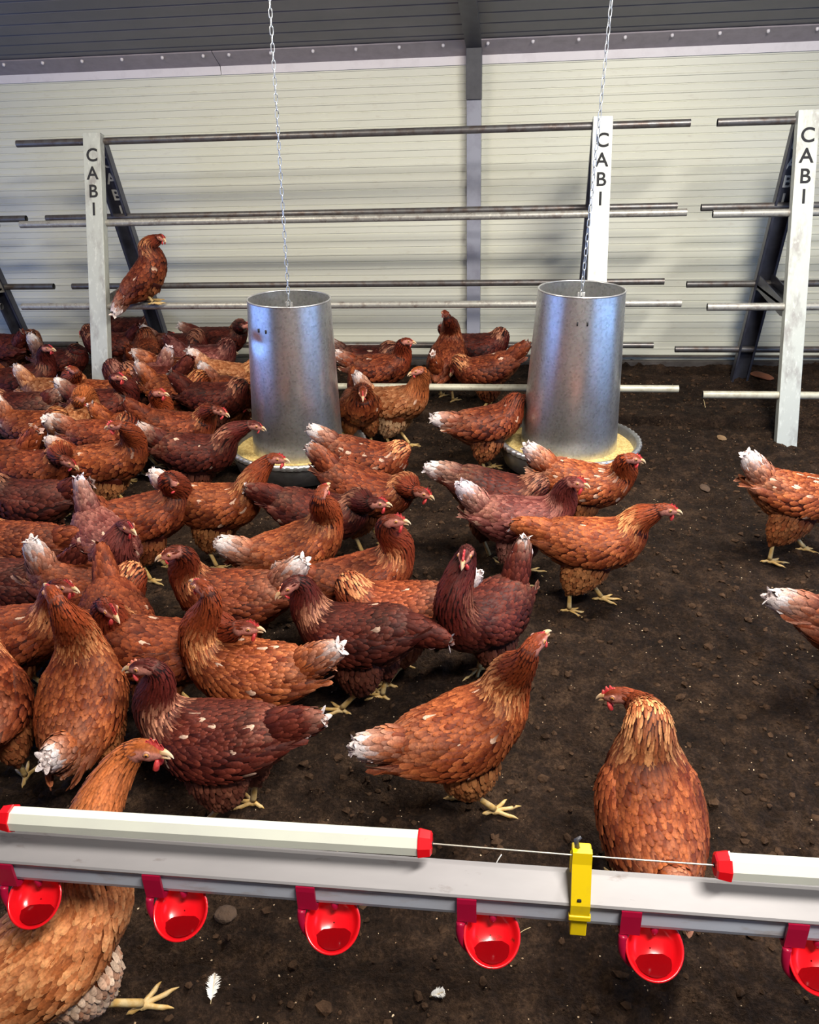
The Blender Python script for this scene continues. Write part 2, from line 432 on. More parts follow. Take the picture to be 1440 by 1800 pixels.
TONES = {   # deep, mid, tip, hackle base, hackle tip, belly
 'red':    ((.045, .007, .004), (.170, .030, .010), (.42, .120, .045), (.145, .025, .009), (.80, .38, .17), (.42, .17, .07)),
 'ginger': ((.070, .012, .005), (.235, .048, .013), (.55, .185, .065), (.20, .040, .011), (.86, .43, .18), (.52, .24, .095)),
 'dark':   ((.024, .004, .004), (.080, .011, .008), (.20, .046, .028), (.070, .010, .008), (.64, .31, .19), (.25, .10, .065)),
 'pink':   ((.070, .012, .014), (.165, .038, .036), (.42, .18, .16), (.12, .024, .022), (.58, .28, .22), (.55, .30, .25)),
 'amber':  ((.20, .062, .020), (.64, .215, .066), (1.0, .56, .26), (.42, .13, .034), (.88, .52, .24), (.90, .74, .58)),
 'pale':   ((.17, .050, .017), (.40, .145, .050), (.70, .40, .21), (.34, .10, .026), (.80, .48, .23), (.70, .48, .29)),
}

BODY = np.array([  # x, z, hd, hv, w, tilt
 (-.180, .042, .008, .010, .008, -22), (-.163, .040, .028, .036, .028, -20), (-.132, .034, .046, .062, .052, -14),
 (-.092, .020, .058, .088, .071, -7), (-.040, .006, .062, .096, .081, -2), (.010, .000, .062, .090, .083, 5),
 (.052, .004, .056, .084, .078, 16), (.084, .018, .047, .072, .066, 33), (.104, .044, .040, .058, .051, 52)])

HEN_N = [0]
def hen(B, Hd, heading, label, tone='red', pitch=8, gaze=None, gpitch=-8, tail=30, white=.7, comb=.5, combpale=False,
        scale=1.0, feet=((.02, 0), (-.03, 0)), base_z=None, bodyh=.228, necklen=.135, headdz=None, hackle=1.0, spots=.008, fluff=.5,
        group='brown hens across the barn floor', lodoff=0, wing_drop=0., tlen=.085, roll=0.):
    rng = np.random.default_rng(abs(hash((B[0]*13+B[1]*7))) % 99991)
    HEN_N[0] += 1
    sc = scale*rng.uniform(.985, 1.015)
    zb = base_z if base_z is not None else 0.0
    pw = at_z(B[0], B[1], zb+bodyh*sc)
    gz = base_z if base_z is not None else float(ground_h(pw[0], pw[1]))
    org = np.array([pw[0], pw[1], gz]); a = math.radians(heading)
    R = np.array([[math.cos(a), -math.sin(a), 0], [math.sin(a), math.cos(a), 0], [0, 0, 1]])
    toL = lambda q: (np.asarray(q)-org) @ R      # world -> local
    dist = np.linalg.norm(pw-CAM); lod = 0 if dist < 2.1 else (1 if dist < 3.1 else 2)
    fsz = (1.0, 1.12, 1.38)[lod]
    root = empty('hen', org, R); tag(root, label, 'hen', group)
    T = TONES[tone]; jit = rng.uniform(.82, 1.12)
    deep, midc, tip, hb, ht, belly = [np.array(c)*jit*k_ for c, k_ in zip(T, (np.array([.68, .56, .5]), np.array([.74, .60, .52]), np.array([.86, .74, .66]), np.array([.76, .62, .55]), np.array([.98, .90, .84]), np.array([.85, .74, .66])))]
    pivot = np.array([0, 0, bodyh*sc])
    pr_ = math.radians(pitch)
    def bp(x, z): return pivot + sc*np.array([x*math.cos(pr_)-z*math.sin(pr_), 0, x*math.sin(pr_)+z*math.cos(pr_)])
    # ---- body rings
    Bk = catmull(BODY, 34)
    c = np.array([bp(r[0], r[1]) for r in Bk]); tl = np.radians(Bk[:, 5])+pr_
    tg = np.stack([np.cos(tl), 0*tl, np.sin(tl)], 1); u = np.stack([-np.sin(tl), 0*tl, np.cos(tl)], 1)
    l = np.tile([0, 1.0, 0], (len(c), 1))
    hd, hv, wd = Bk[:, 2]*sc, Bk[:, 3]*sc, Bk[:, 4]*sc
    # ---- head position on its ray
    nb = c[-1]; t0 = tg[-1]
    rd = ray(*Hd); o_l = toL(CAM); r_l = rd @ R
    ts = np.linspace(dist*.6, dist*1.35, 900)/np.linalg.norm(rd)
    Q = o_l+ts[:, None]*r_l
    ln = np.linalg.norm(Q-nb, axis=1); want = necklen*sc
    cost = ((ln-want)*1.3)**2 + (Q[:, 1]*.8)**2 + (np.clip(.02-(Q[:, 0]-nb[0]+.03), 0, 1)*.5)**2
    cost += np.clip(ln-.21*sc, 0, 9)**2*40 + np.clip(.07*sc-ln, 0, 9)**2*40
    if headdz is not None: cost += ((Q[:, 2]-pivot[2]-headdz*sc)*1.5)**2
    hc = Q[np.argmin(cost)]
    ln = np.linalg.norm(hc-nb)
    if ln > .23*sc: hc = nb+(hc-nb)/ln*.23*sc
    gz_ = math.radians((heading if gaze is None else gaze)-heading); gp = math.radians(gpitch)
    hf = np.array([math.cos(gz_)*math.cos(gp), math.sin(gz_)*math.cos(gp), math.sin(gp)])
    hu = np.array([0, 0, 1.0])-hf*hf[2]; hu /= np.linalg.norm(hu); hl = np.cross(hu, hf)
    # ---- neck bezier to the back of the skull
    p0, p3 = nb, hc-hf*.016*sc-hu*.004*sc
    D = np.linalg.norm(p3-p0)
    endt = hf*.55+hu*.6; endt /= np.linalg.norm(endt)
    p1 = p0+t0*D*.38; p2 = p3-endt*D*.34
    nn = 20; tt = np.linspace(0, 1, nn+1)[1:, None]
    nc = p0*(1-tt)**3+3*p1*tt*(1-tt)**2+3*p2*tt*tt*(1-tt)+p3*tt**3
    hr = sc*np.array([(-.010, .019, .017, .0165), (0, .0195, .018, .0172), (.010, .018, .0175, .0155), (.019, .0135, .0135, .0115), (.0265, .0085, .0095, .008), (.032, .004, .005, .004)])
    hcn = hc+hr[:, :1]*hf
    allc = np.concatenate([c, nc, hcn])
    k = np.linspace(0, 1, nn+1)[1:]
    def prof(a, m, b): return np.where(k < .5, a+(m-a)*(1-(1-2*k)**1.6), m+(b-m)*(2*k-1)**1.1) if False else a*(1-k)**1.9+m*2.1*k*(1-k)+b*k**1.5
    nw = prof(.051, .031, .0168)*sc; nhd = prof(.040, .028, .0195)*sc; nhv = prof(.058, .030, .0175)*sc
    allhd = np.concatenate([hd, nhd, hr[:, 1]]); allhv = np.concatenate([hv, nhv, hr[:, 2]]); allw = np.concatenate([wd, nw, hr[:, 3]])
    # frames
    nct = np.gradient(np.concatenate([c[-1:], nc]), axis=0)[1:]; nct /= np.linalg.norm(nct, axis=1)[:, None]
    uu = u[-1]; nu = []
    for t_ in nct:
        uu = uu-t_*(uu@t_); uu /= np.linalg.norm(uu); nu.append(uu)
    nu = np.array(nu)
    tgt = hu-nct[-1]*(hu@nct[-1])*0; 
    # twist towards the head's frame
    e = hu-nct[-1]*(hu@nct[-1])
    if np.linalg.norm(e) < .25: e = -hf-nct[-1]*(-hf@nct[-1])
    e /= np.linalg.norm(e)
    ang = math.atan2(np.cross(nu[-1], e)@nct[-1], nu[-1]@e)
    for i in range(nn):
        f = k[i]**1.5*ang; ax = nct[i]
        nu[i] = nu[i]*math.cos(f)+np.cross(ax, nu[i])*math.sin(f)
    nl = np.cross(nu, nct)
    allu = np.concatenate([u, nu, np.tile(hu, (6, 1))]); alll = np.concatenate([l, nl, np.tile(hl, (6, 1))])
    nt = 28
    P = rings(allc, allu, alll, allhd, allhv, allw, nt)
    # smooth the join
    for _ in range(2):
        a0, a1 = 28, 34+nn+2
        P[a0:a1] = .5*P[a0:a1]+.25*(P[a0-1:a1-1]+P[a0+1:a1+1])
    NS = len(P); sb = 34/NS; sh = (34+nn)/NS      # zone borders: body end, neck end
    g = Geo()
    sfr = np.arange(NS)/(NS-1)
    face = np.clip((sfr-(sh-.015))/.02, 0, 1)[:, None, None]
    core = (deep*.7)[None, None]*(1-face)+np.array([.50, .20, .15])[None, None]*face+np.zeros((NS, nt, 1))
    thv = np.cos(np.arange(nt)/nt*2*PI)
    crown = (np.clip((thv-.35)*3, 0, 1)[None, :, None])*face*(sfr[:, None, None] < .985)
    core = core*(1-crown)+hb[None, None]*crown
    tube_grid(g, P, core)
    # ---- feathers
    def rowf(s): return (.0125 if s < sb*.9 else .0095 if s < sh else .006)*sc*fsz
    def colf(s): return (.0115 if s < sb*.9 else .0072 if s < sb+.12 else .0055 if s < sh else .005)*sc*fsz
    p, d, n, s, th = scatter(P, .02, sh+.035, rowf, colf, rng)
    cz = np.cos(th*2*PI)
    N = len(p); neck = np.clip((s-(sb-.06))/.08, 0, 1); topn = np.clip((s-(sh-.08))/.08, 0, 1)
    keep = ~((s > sh-.005) & (cz < .30))
    L = (.030*(1-neck)+.030*neck-.018*topn)*sc*rng.uniform(.85, 1.15, N)*(1+.10*(fsz-1))
    Wd = (.0172*(1-neck)+.0066*neck-.0015*topn)*sc*fsz*rng.uniform(.85, 1.15, N)
    v = rng.uniform(0, 1, N)[:, None]
    bellyness = np.clip((-cz-.45)*2.2, 0, 1)*np.clip((.75*sb-s)/.12, 0, 1)
    bellyness = np.maximum(bellyness, np.clip((.10-s)/.08, 0, 1)*np.clip(-cz*2+.3, 0, 1))
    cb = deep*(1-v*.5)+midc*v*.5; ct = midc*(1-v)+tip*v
    hk = np.clip((s-(sb-.05))/.05, 0, 1)*np.clip(((sb+.20)-s)/.10, 0, 1)*np.clip(cz*1.4+.85, 0, 1)*hackle
    nb_ = (neck)[:, None]
    cb = cb*(1-nb_)+(hb*(.7+.5*v))*nb_
    ct = ct*(1-nb_)+((hb*1.25+tip*.15)*(.8+.4*v))*nb_
    hk2 = (hk*np.where(rng.uniform(0, 1, N) < .60, rng.uniform(.6, 1., N), .12)).clip(0, 1)[:, None]
    ct = ct*(1-hk2)+ht*hk2; cb = cb*(1-hk2*.3)+ht*hk2*.3
    rm = (np.clip((.30-s)/.26, 0, 1)*white*rng.uniform(0, 1, N)*.75)[:, None]; ct = ct*(1-rm)+np.array([.66, .37, .24])*rm
    bl = (bellyness*rng.uniform(.4, 1, N)*fluff*1.4)[:, None].clip(0, 1)
    cb = cb*(1-bl)+belly*.6*bl; ct = ct*(1-bl)+belly*bl*rng.uniform(.8, 1.25, (N, 1))
    ws = (rng.uniform(0, 1, N) < spots*.45)[:, None]*(1-nb_)
    ct = ct*(1-ws)+np.array([.66, .46, .34])*ws; cb = cb*(1-ws*.6)+np.array([.6, .4, .3])*ws*.6
    pt = (.62+.76*vnoise(p[:, 0]*16+B[0], p[:, 2]*16+p[:, 1]*9+B[1], 11))[:, None]*(1-.0*nb_); pt = pt*(1-bl)+bl; cb = cb*pt; ct = ct*(pt*.8+.2)
    lift = np.where(s < sb*.9, .16, .07)+rng.uniform(-.05, .09, N)
    curl = np.where(s < sb*.9, 5.0, 4.5)/sc
    dd = d+rng.normal(0, .07, (N, 3)); dd /= np.linalg.norm(dd, axis=1)[:, None]
    K = keep; pm, pt = hug(L, d, p); sway = np.cross(n, d)*rng.normal(0, .07, (N, 1))*L[:, None]; pt = pt+sway; pm = pm+sway*.35
    cl = np.linalg.norm(pt-p, axis=1)/L; K = K & (cl < 1.2) & (cl > .4)
    lift = np.where(s < sb*.9, .075, .05)+rng.uniform(-.05, .07, N)
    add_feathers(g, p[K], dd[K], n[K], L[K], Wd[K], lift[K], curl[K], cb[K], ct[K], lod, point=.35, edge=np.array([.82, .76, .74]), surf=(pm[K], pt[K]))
    # ---- feathered thighs, part of the body surface
    legs = []
    for sd, (fx, fy) in zip((1, -1), feet):
        hip = bp(-.015, -.030)+np.array([0, sd*.040*sc, 0])
        foot = np.array([fx*sc, sd*(.042+fy)*sc, .011*sc])
        hock = np.array([(hip[0]*.45+foot[0]*.55)-.030*sc, sd*.040*sc, min(.080*sc, bodyh*.42*sc)])
        legs.append((foot, hock))
        kk = catmull(np.array([(*hip, .060), (*(hip*.60+hock*.40+np.array([.000*sc, 0, 0])), .057), (*(hip*.22+hock*.78), .040), (*hock, .015)]), 12)
        cT = kk[:, :3]; tT = np.gradient(cT, axis=0); tT /= np.linalg.norm(tT, axis=1)[:, None]
        uT = np.tile([1.0, 0, 0], (12, 1)); uT -= tT*(uT*tT).sum(1)[:, None]; uT /= np.linalg.norm(uT, axis=1)[:, None]
        lT = np.cross(uT, tT); rT = kk[:, 3]*sc
        PT = rings(cT, uT, lT, rT*1.05, rT*1.15, rT*.78, 16)[::-1]     # s runs hock -> hip so feathers point down
        tube_grid(g, PT, deep)
        p, d, n, s, th = scatter(PT, .0, .9, lambda s: .0115*sc*fsz, lambda s: .010*sc*fsz, rng)
        N = len(p); v = rng.uniform(0, 1, (N, 1)); bb = np.clip(fluff*1.1*rng.uniform(.3, 1.1, (N, 1)), 0, 1)
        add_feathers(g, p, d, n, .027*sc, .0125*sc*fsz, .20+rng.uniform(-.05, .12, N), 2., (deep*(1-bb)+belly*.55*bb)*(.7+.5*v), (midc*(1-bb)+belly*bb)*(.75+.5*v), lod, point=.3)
    # loose fluff under the vent
    Nf = int(70/fsz**2); ps = rng.uniform(.03, .16, Nf); 
    body = g.build('body', MT['plumage'], root)
    # ---- wings
    for sd in (1, -1):
        g = Geo()
        wr = wing_drop
        K = np.array([(-.172, .034, .034-wr*1.2, .004, .005, .003), (-.150, .042, .026-wr, .013, .014, .006), (-.115, .056, .016-wr, .025, .026, .009), (-.07, .073, .006-wr*.6, .034, .036, .012),
                      (-.02, .079, -.001, .038, .040, .014), (.03, .075, .000, .035, .038, .014), (.062, .062, .006, .026, .028, .012), (.086, .048, .014, .010, .012, .006)])
        K = catmull(K, 22)
        cW = np.array([bp(r[0], r[2])+np.array([0, sd*r[1]*sc, 0]) for r in K])
        tW = np.gradient(cW, axis=0); tW /= np.linalg.norm(tW, axis=1)[:, None]
        up_ = bp(0, 1)-bp(0, 0); up_ /= np.linalg.norm(up_)
        up_ = up_-np.array([0, sd*.28, 0])
        uW = up_-tW*(tW@up_)[:, None]; uW /= np.linalg.norm(uW, axis=1)[:, None]; lW = np.cross(uW, tW)
        PW = rings(cW, uW, lW, K[:, 3]*sc, K[:, 4]*sc, K[:, 5]*sc*1.25, 20)
        tube_grid(g, PW, deep)
        p, d, n, s, th = scatter(PW, .0, .97, lambda s: (.0150 if s < .55 else .011)*sc*fsz, lambda s: (.0125 if s < .55 else .0105)*sc*fsz, rng)
        outw = (n[:, 1]*sd > -.25); p, d, n, s = p[outw], d[outw], n[outw], s[outw]; N = len(p)
        d = d+np.array([0, 0, -.10]); d /= np.linalg.norm(d, axis=1)[:, None]
        fl = np.clip((.5-s)/.3, 0, 1); v = rng.uniform(0, 1, (N, 1))
        Lw = (.026+.026*fl)*sc*rng.uniform(.9, 1.15, N); Ww = (.0145+.003*fl)*sc*fsz
        cb = deep*(1-v*.7)+midc*v*.7; ct = midc*(1-v)+tip*v
        pt = (.58+.8*vnoise(p[:, 0]*16+B[0], p[:, 2]*18+B[1]+sd*7, 12))[:, None]; cb = cb*pt; ct = ct*pt*.94
        pe = (np.clip((.40-s)/.4, 0, 1)*white*rng.uniform(0, 1, N)**2*.7)[:, None]; ct = ct*(1-pe)+np.array([.68, .40, .28])*pe
        hi = (rng.uniform(0, 1, N) < spots*.45+.08*white*(s < .08))[:, None]
        ct = np.where(hi, np.array([.62, .40, .28]), ct)
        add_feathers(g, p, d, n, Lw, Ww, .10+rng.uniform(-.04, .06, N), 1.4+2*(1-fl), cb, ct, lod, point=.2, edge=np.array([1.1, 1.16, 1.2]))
        g.build('wing', MT['plumage'], root)
    # ---- tail
    g = Geo(); ta = math.radians(tail+9)+pr_
    tb = bp(-.125, .040); td = np.array([-math.cos(ta), 0, math.sin(ta)]); tn = np.array([math.sin(ta), 0, math.cos(ta)])
    tK = catmull(np.array([(-.01, .036, .034, .037), (.25, .038, .038, .033), (.6, .034, .034, .026), (.88, .025, .024, .018), (1.0, .005, .005, .004)]), 14)
    cT = tb+td*(tK[:, :1]*(tlen+.03)*sc); PTt = rings(cT, np.tile(tn, (14, 1)), np.tile([0, 1.0, 0], (14, 1)), tK[:, 1]*sc, tK[:, 2]*sc, tK[:, 3]*sc, 20)[::-1]
    wc = np.array([.80, .72, .70]) if tone != 'pink' else np.array([.76, .68, .74])
    tube_grid(g, PTt, midc)
    p, d, n, s, th = scatter(PTt, .03, .97, lambda s: .011*sc*fsz, lambda s: .0105*sc*fsz, rng)
    N = len(p); v = rng.uniform(0, 1, (N, 1))
    wf = np.clip((white*.60-s+rng.uniform(-.08, .08, N))*5.0, 0, 1)[:, None]; wf = wf*rng.uniform(.75, 1., (N, 1))
    cb = (deep*(1-v)+midc*v); ct = midc*(1-v)+tip*v
    w2 = (np.clip((white*1.05-s+rng.uniform(-.15, .15, N))*2.4, 0, 1)*.55)[:, None]; ct = ct*(1-w2)+np.array([.68, .40, .29])*w2
    add_feathers(g, p, d, n, .036*sc*rng.uniform(.85, 1.2, N), .0150*sc*fsz, .07+rng.uniform(-.05, .08, N), 1., cb*(1-wf*.75)+wc*.9*wf*.75, ct*(1-wf)+wc*wf, lod, point=.1)
    nr = 3
    for sd in (1, -1):
        for i in range(nr):
            f = i/(nr-1)
            pos = tb+td*(tlen*.74)*sc+tn*((.018-.026*f)*sc)+np.array([0, sd*(.003+.012*f)*sc, 0])
            dr = td+tn*(.10-.22*f)+np.array([0, sd*(.0+.02*f), 0]); dr /= np.linalg.norm(dr)
            nrm = np.array([0, sd, 0])+tn*.5; nrm -= dr*(nrm@dr); nrm /= np.linalg.norm(nrm)
            wq = min(1, white*1.15)
            add_feathers(g, pos[None], dr[None], nrm[None], (tlen*.50)*sc*rng.uniform(.85, 1.05), .027*sc, .0, 3.0, (midc*(1-wq*.4)+wc*wq*.4)[None], (tip*(1-wq)+wc*wq)[None]*rng.uniform(.9, 1.08), 0, point=-.8)
    g.build('tail', MT['plumage'], root)
    # ---- head parts
    def hp(x, y, z): return hc+sc*(hf*x+hl*y+hu*z)
    g = Geo()
    up_b = catmull(np.array([(.026, .0035, .0072, .0068), (.034, .0030, .0062, .0052), (.040, .0010, .0048, .0034), (.0455, -.0025, .0026, .0020), (.0475, -.0060, .0006, .0006)]), 9)
    cB = np.array([hp(r[0], 0, r[1]-.001) for r in up_b])
    bc = np.array([.50, .27, .10]); bt = np.array([.74, .60, .42])
    colb = np.linspace(0, 1, 9)[:, None, None]*(bt-bc)+bc+np.zeros((9, 10, 1))
    tube_grid(g, rings(cB, np.tile(hu, (9, 1)), np.tile(hl, (9, 1)), up_b[:, 2]*sc, up_b[:, 2]*.55*sc, up_b[:, 3]*sc, 10), colb)
    lo_b = catmull(np.array([(.024, -.0052, .0036, .0056), (.034, -.0062, .0030, .0042), (.040, -.0080, .0014, .0020), (.0420, -.0090, .0004, .0005)]), 7)
    cB = np.array([hp(r[0], 0, r[1]) for r in lo_b])
    tube_grid(g, rings(cB, np.tile(hu, (7, 1)), np.tile(hl, (7, 1)), lo_b[:, 2]*sc, lo_b[:, 2]*sc, lo_b[:, 3]*sc, 10), colb[:7])
    g.build('beak', MT['beak'], root)
    # comb: serrated blade
    g = Geo(); ch = (.004+.012*comb)*sc; npt = 25
    xs = np.linspace(.033, -.008, npt); fr = np.linspace(0, 1, npt)
    tops = (.35+.65*np.abs(np.sin(fr*PI*4.5)))*np.sin(np.clip(fr*1.15+.08, 0, 1)*PI)**.6*ch
    basez = np.interp(xs, [-.02, 0, .012, .024, .034], [.016, .0175, .0155, .0100, .0045])*sc-.002*sc
    V = []
    for sd, wq in ((1, 1), (-1, 1)):
        for i in range(npt):
            V += [hp(0, 0, 0)+hf*xs[i]*sc+hl*sd*.0035*sc+hu*basez[i], hp(0, 0, 0)+hf*xs[i]*sc+hl*sd*.0024*sc+hu*(basez[i]+tops[i]*.6), hp(0, 0, 0)+hf*xs[i]*sc+hl*sd*.0005*sc+hu*(basez[i]+tops[i])]
    V = np.array(V).reshape(2, npt, 3, 3); fs = []
    idx = np.arange(2*npt*3).reshape(2, npt, 3)
    for q in range(2):
        for a_ in range(npt-1):
            for b_ in range(2): fs.append([idx[q, a_, b_], idx[q, a_+1, b_], idx[q, a_+1, b_+1], idx[q, a_, b_+1]])
    for a_ in range(npt-1): fs.append([idx[0, a_, 2], idx[0, a_+1, 2], idx[1, a_+1, 2], idx[1, a_, 2]])
    g.add(V, [fs]); g.build('comb', MT['comb_pale' if combpale else 'comb'], root)
    # wattles
    g = Geo()
    for sd in (1, -1):
        q = np.array([hp(.022, sd*.006, -.010), hp(.021, sd*.007, -.015-.004*comb), hp(.019, sd*.007, -.020-.009*comb), hp(.018, sd*.0065, -.023-.011*comb)])
        path_tube(g, q, np.array([.0022, .0042, .0046, .0015])*sc*(.6+.6*comb), 8)
    g.build('wattles', MT['comb'], root)
    for sd in (1, -1):
        g = Geo(); ctr = hp(.009, sd*.0148, .0045); ax = hl*sd*.95+hf*.25; ax /= np.linalg.norm(ax)
        ex = np.cross(hu, ax); ex /= np.linalg.norm(ex); ey = np.cross(ax, ex)
        def disc(r_, h_, mi):
            pp = [ctr+ax*h_[0]*sc]; m_ = 12
            V = []
            for rr_, hh_ in zip(r_, h_):
                t_ = np.arange(m_)/m_*2*PI
                V.append(ctr+ax*hh_*sc+rr_*sc*(np.cos(t_)[:, None]*ex+np.sin(t_)[:, None]*ey))
            tube_grid(g, np.array(V), (.42, .20, .15), mi)
        disc([.0064, .0060, .0044], [-.003, .0008, .0012], 2)
        disc([.0044, .0038, .0022], [-.001, .0022, .0032], 0)
        disc([.0024, .0021, .0010], [.001, .0034, .0038], 1)
        g.build('eye', [MT['iris'], MT['pupil'], MT['skin']], root)
        a0 = g.c
    # ---- legs with toes
    for (foot, hock), sd in zip(legs, (1, -1)):
        g = Geo()
        ank = foot+np.array([0, 0, .004*sc])
        path_tube(g, catmull(np.array([hock+np.array([.008*sc, 0, .018*sc]), hock, hock*.5+ank*.5, ank]), 9), np.interp(np.linspace(0, 1, 9), [0, .3, .6, 1], [.0085, .0080, .0064, .0075])*sc, 8)
        for an, Lt in ((0, .060), (34, .048), (-36, .050), (168, .026)):
            a_ = math.radians(an+sd*4); dx = np.array([math.cos(a_), math.sin(a_), 0])
            zz = np.array([.004, .008, .0055, .0035, .0045, .0015]); rr = [.0062, .0050, .0044, .0046, .0032, .0006]
            q = np.array([ank*np.array([1, 1, 0])+dx*Lt*sc*f+np.array([0, 0, z_*sc+foot[2]-.011*sc]) for f, z_ in zip((0, .2, .45, .7, .86, 1.08), zz)])
            path_tube(g, catmull(q, 11), np.interp(np.linspace(0, 5, 11), range(6), rr)*sc, 7)
        g.build('leg', MT['leg'], root)
    return root
# ---------------------------------------------------------------- the barn shell
WY = 4.77
def struct(g, name, m, parent=None, smooth=False):
    o = g.build(name, m, parent, smooth=smooth)
    if parent is None: o['kind'] = 'structure'
    return o
XL, XR, YF, SL = -3.9, 2.6, -1.3, math.tan(math.radians(15))
def ceil_z(y): return 1.69 + (4.66-y)*SL

# floor: one fine height grid of trodden soil
def build_floor():
    ys = [YF]; 
    while ys[-1] < WY+.05:
        y = ys[-1]; ys.append(y + (.05 if y < .45 else .0075 + .0035*max(0, y-.8)))
    ys = np.array(ys); xs = np.concatenate([np.linspace(XL, -3.3, 12)[:-1], np.linspace(-3.3, 2.3, 640), np.linspace(2.3, XR, 6)[1:]])
    X, Y = np.meshgrid(xs, ys); Z = ground_fine(X, Y)
    g = Geo(); n, m = X.shape
    i, j = np.meshgrid(np.arange(n-1), np.arange(m-1), indexing='ij'); a = i*m+j
    g.add(np.stack([X, Y, Z], -1).reshape(-1, 3), [np.stack([a, a+1, a+m+1, a+m], -1).reshape(-1, 4)])
    struct(g, 'floor', MT['soil'], smooth=True)
build_floor()

# back wall: horizontally ribbed cream panel, extruded profile
def ribbed():
    prof = []; z = .015; k = 0
    while z < 1.62:
        prof += [(WY, z), (WY, z+.030), (WY-.0035, z+.033), (WY-.0035, z+.040), (WY, z+.043), (WY, z+.068), (WY+.005, z+.0700), (WY+.005, z+.0735), (WY, z+.0755)]
        z += .0765
    prof.append((WY, 1.66)); prof = np.array([(0, y, z) for y, z in prof])
    g = Geo(); n = len(prof)
    a = prof+[XL, 0, 0]; b = prof+[XR, 0, 0]; k = np.arange(n-1)
    g.add(np.concatenate([a, b]), [np.stack([k, k+1, k+1+n, k+n], -1)])
    box(g, (XL, WY+.01, -.05), (XR, WY+.06, 1.72))
    struct(g, 'wall_back', MT['panel'])
ribbed()
# roof sheet with shallow ribs
g = Geo(); prof = []; y = 4.70
while y > YF:
    prof += [(y, 0), (y-.10, 0), (y-.104, .004), (y-.112, .004), (y-.116, 0)]; y -= .12
prof = np.array([(0, y_, ceil_z(y_)+h) for y_, h in prof]); n = len(prof); k = np.arange(n-1)
g.add(np.concatenate([prof+[XL, 0, 0], prof+[XR, 0, 0]]), [np.stack([k, k+1, k+1+n, k+n], -1)])
struct(g, 'ceiling', MT['ceiling'])
# side walls with a long opening each, and the near wall
def wall_x(name, x0, x1, oy0, oy1, oz0, oz1):
    g = Geo()
    for (a, b, c, d) in ((YF, oy0, -.05, None), (oy1, WY+.05, -.05, None), (oy0, oy1, -.05, oz0), (oy0, oy1, oz1, None)):
        P = [(a, c), (b, c), (b, ceil_z(b)+.02 if d is None else d), (a, ceil_z(a)+.02 if d is None else d)]
        v = np.array([(x0, *p) for p in P]+[(x1, *p) for p in P])
        g.add(v, [[[0, 1, 2, 3], [7, 6, 5, 4], [0, 4, 5, 1], [1, 5, 6, 2], [2, 6, 7, 3], [3, 7, 4, 0]]])
    struct(g, name, MT['concrete'])
wall_x('wall_left', XL-.08, XL, .0, 4.2, .05, 1.28)
wall_x('wall_right', XR, XR+.08, -.2, 3.4, .05, 1.28)
g = Geo(); box(g, (XL, YF-.08, -.05), (XR, YF, ceil_z(YF)+.05)); struct(g, 'wall_front', MT['concrete'])

# flashing at the eaves: grey cover strip with screws, white strip below, a joint left of the middle
def strip(name, prof, x0, x1, m, parent=None):
    g = Geo(); p = np.array([(0, a, b) for a, b in prof]); prism(g, p, np.array([x0, 0, 0]), np.array([x1, 0, 0]))
    return struct(g, name, m, parent)
XJ = at_y(388, 110, WY)[0]
for i, (a, b) in enumerate(((XL, XJ-.002), (XJ+.002, XR))):
    o = strip('trim_%d' % (i+1), [(4.763, 1.628), (4.650, 1.690), (4.648, 1.684), (4.760, 1.622)], a, b, MT['flash_grey'])
    x = a+.08
    while x < b:
        if -3.0 < x < 1.9:
            g = Geo(); c = np.array([x, 4.668, 1.6725]); path_tube(g, [c+[0, .004, .008], c+[0, -.004, -.006], c+[0, -.006, -.010]], [.009, .008, .0045], 8)
            g.build('screw', MT['flash_white'], o)
        x += .219
    strip('trim_%d' % (i+3), [(4.764, 1.585), (4.757, 1.585), (4.755, 1.626), (4.764, 1.628)], a, b, MT['flash_white'])
# portal column: light grey below, dark above, dark rafter under the roof
cx0, cx1 = -.286, -.212
g = Geo(); box(g, (cx0, 4.70, .02), (cx1, 4.768, 1.425), bev=.003); struct(g, 'trim_5', MT['grey_steel'])
g = Geo(); box(g, (cx0-.002, 4.69, 1.425), (cx1+.002, 4.752, 1.66), bev=.003); struct(g, 'trim_6', MT['dark_steel'])
g = Geo(); p = np.array([(0, 4.69, 1.655), (0, 4.62, 1.672), (0, YF, ceil_z(YF)-.045), (0, YF, ceil_z(YF)-.001), (0, 4.62, ceil_z(4.62)-.001), (0, 4.69, 1.67)])
prism(g, p, np.array([cx0-.002, 0, 0]), np.array([cx1+.002, 0, 0])); struct(g, 'trim_7', MT['dark_steel'])
# base: dark sill board along the wall foot
g = Geo(); box(g, (XL, 4.728, -.02), (XR, 4.764, .064), bev=.004); struct(g, 'baseboard_back', MT['sill'])
g = Geo(); box(g, (XL, 4.745, .082), (XR, 4.764, .090)); struct(g, 'trim_8', MT['sill'])

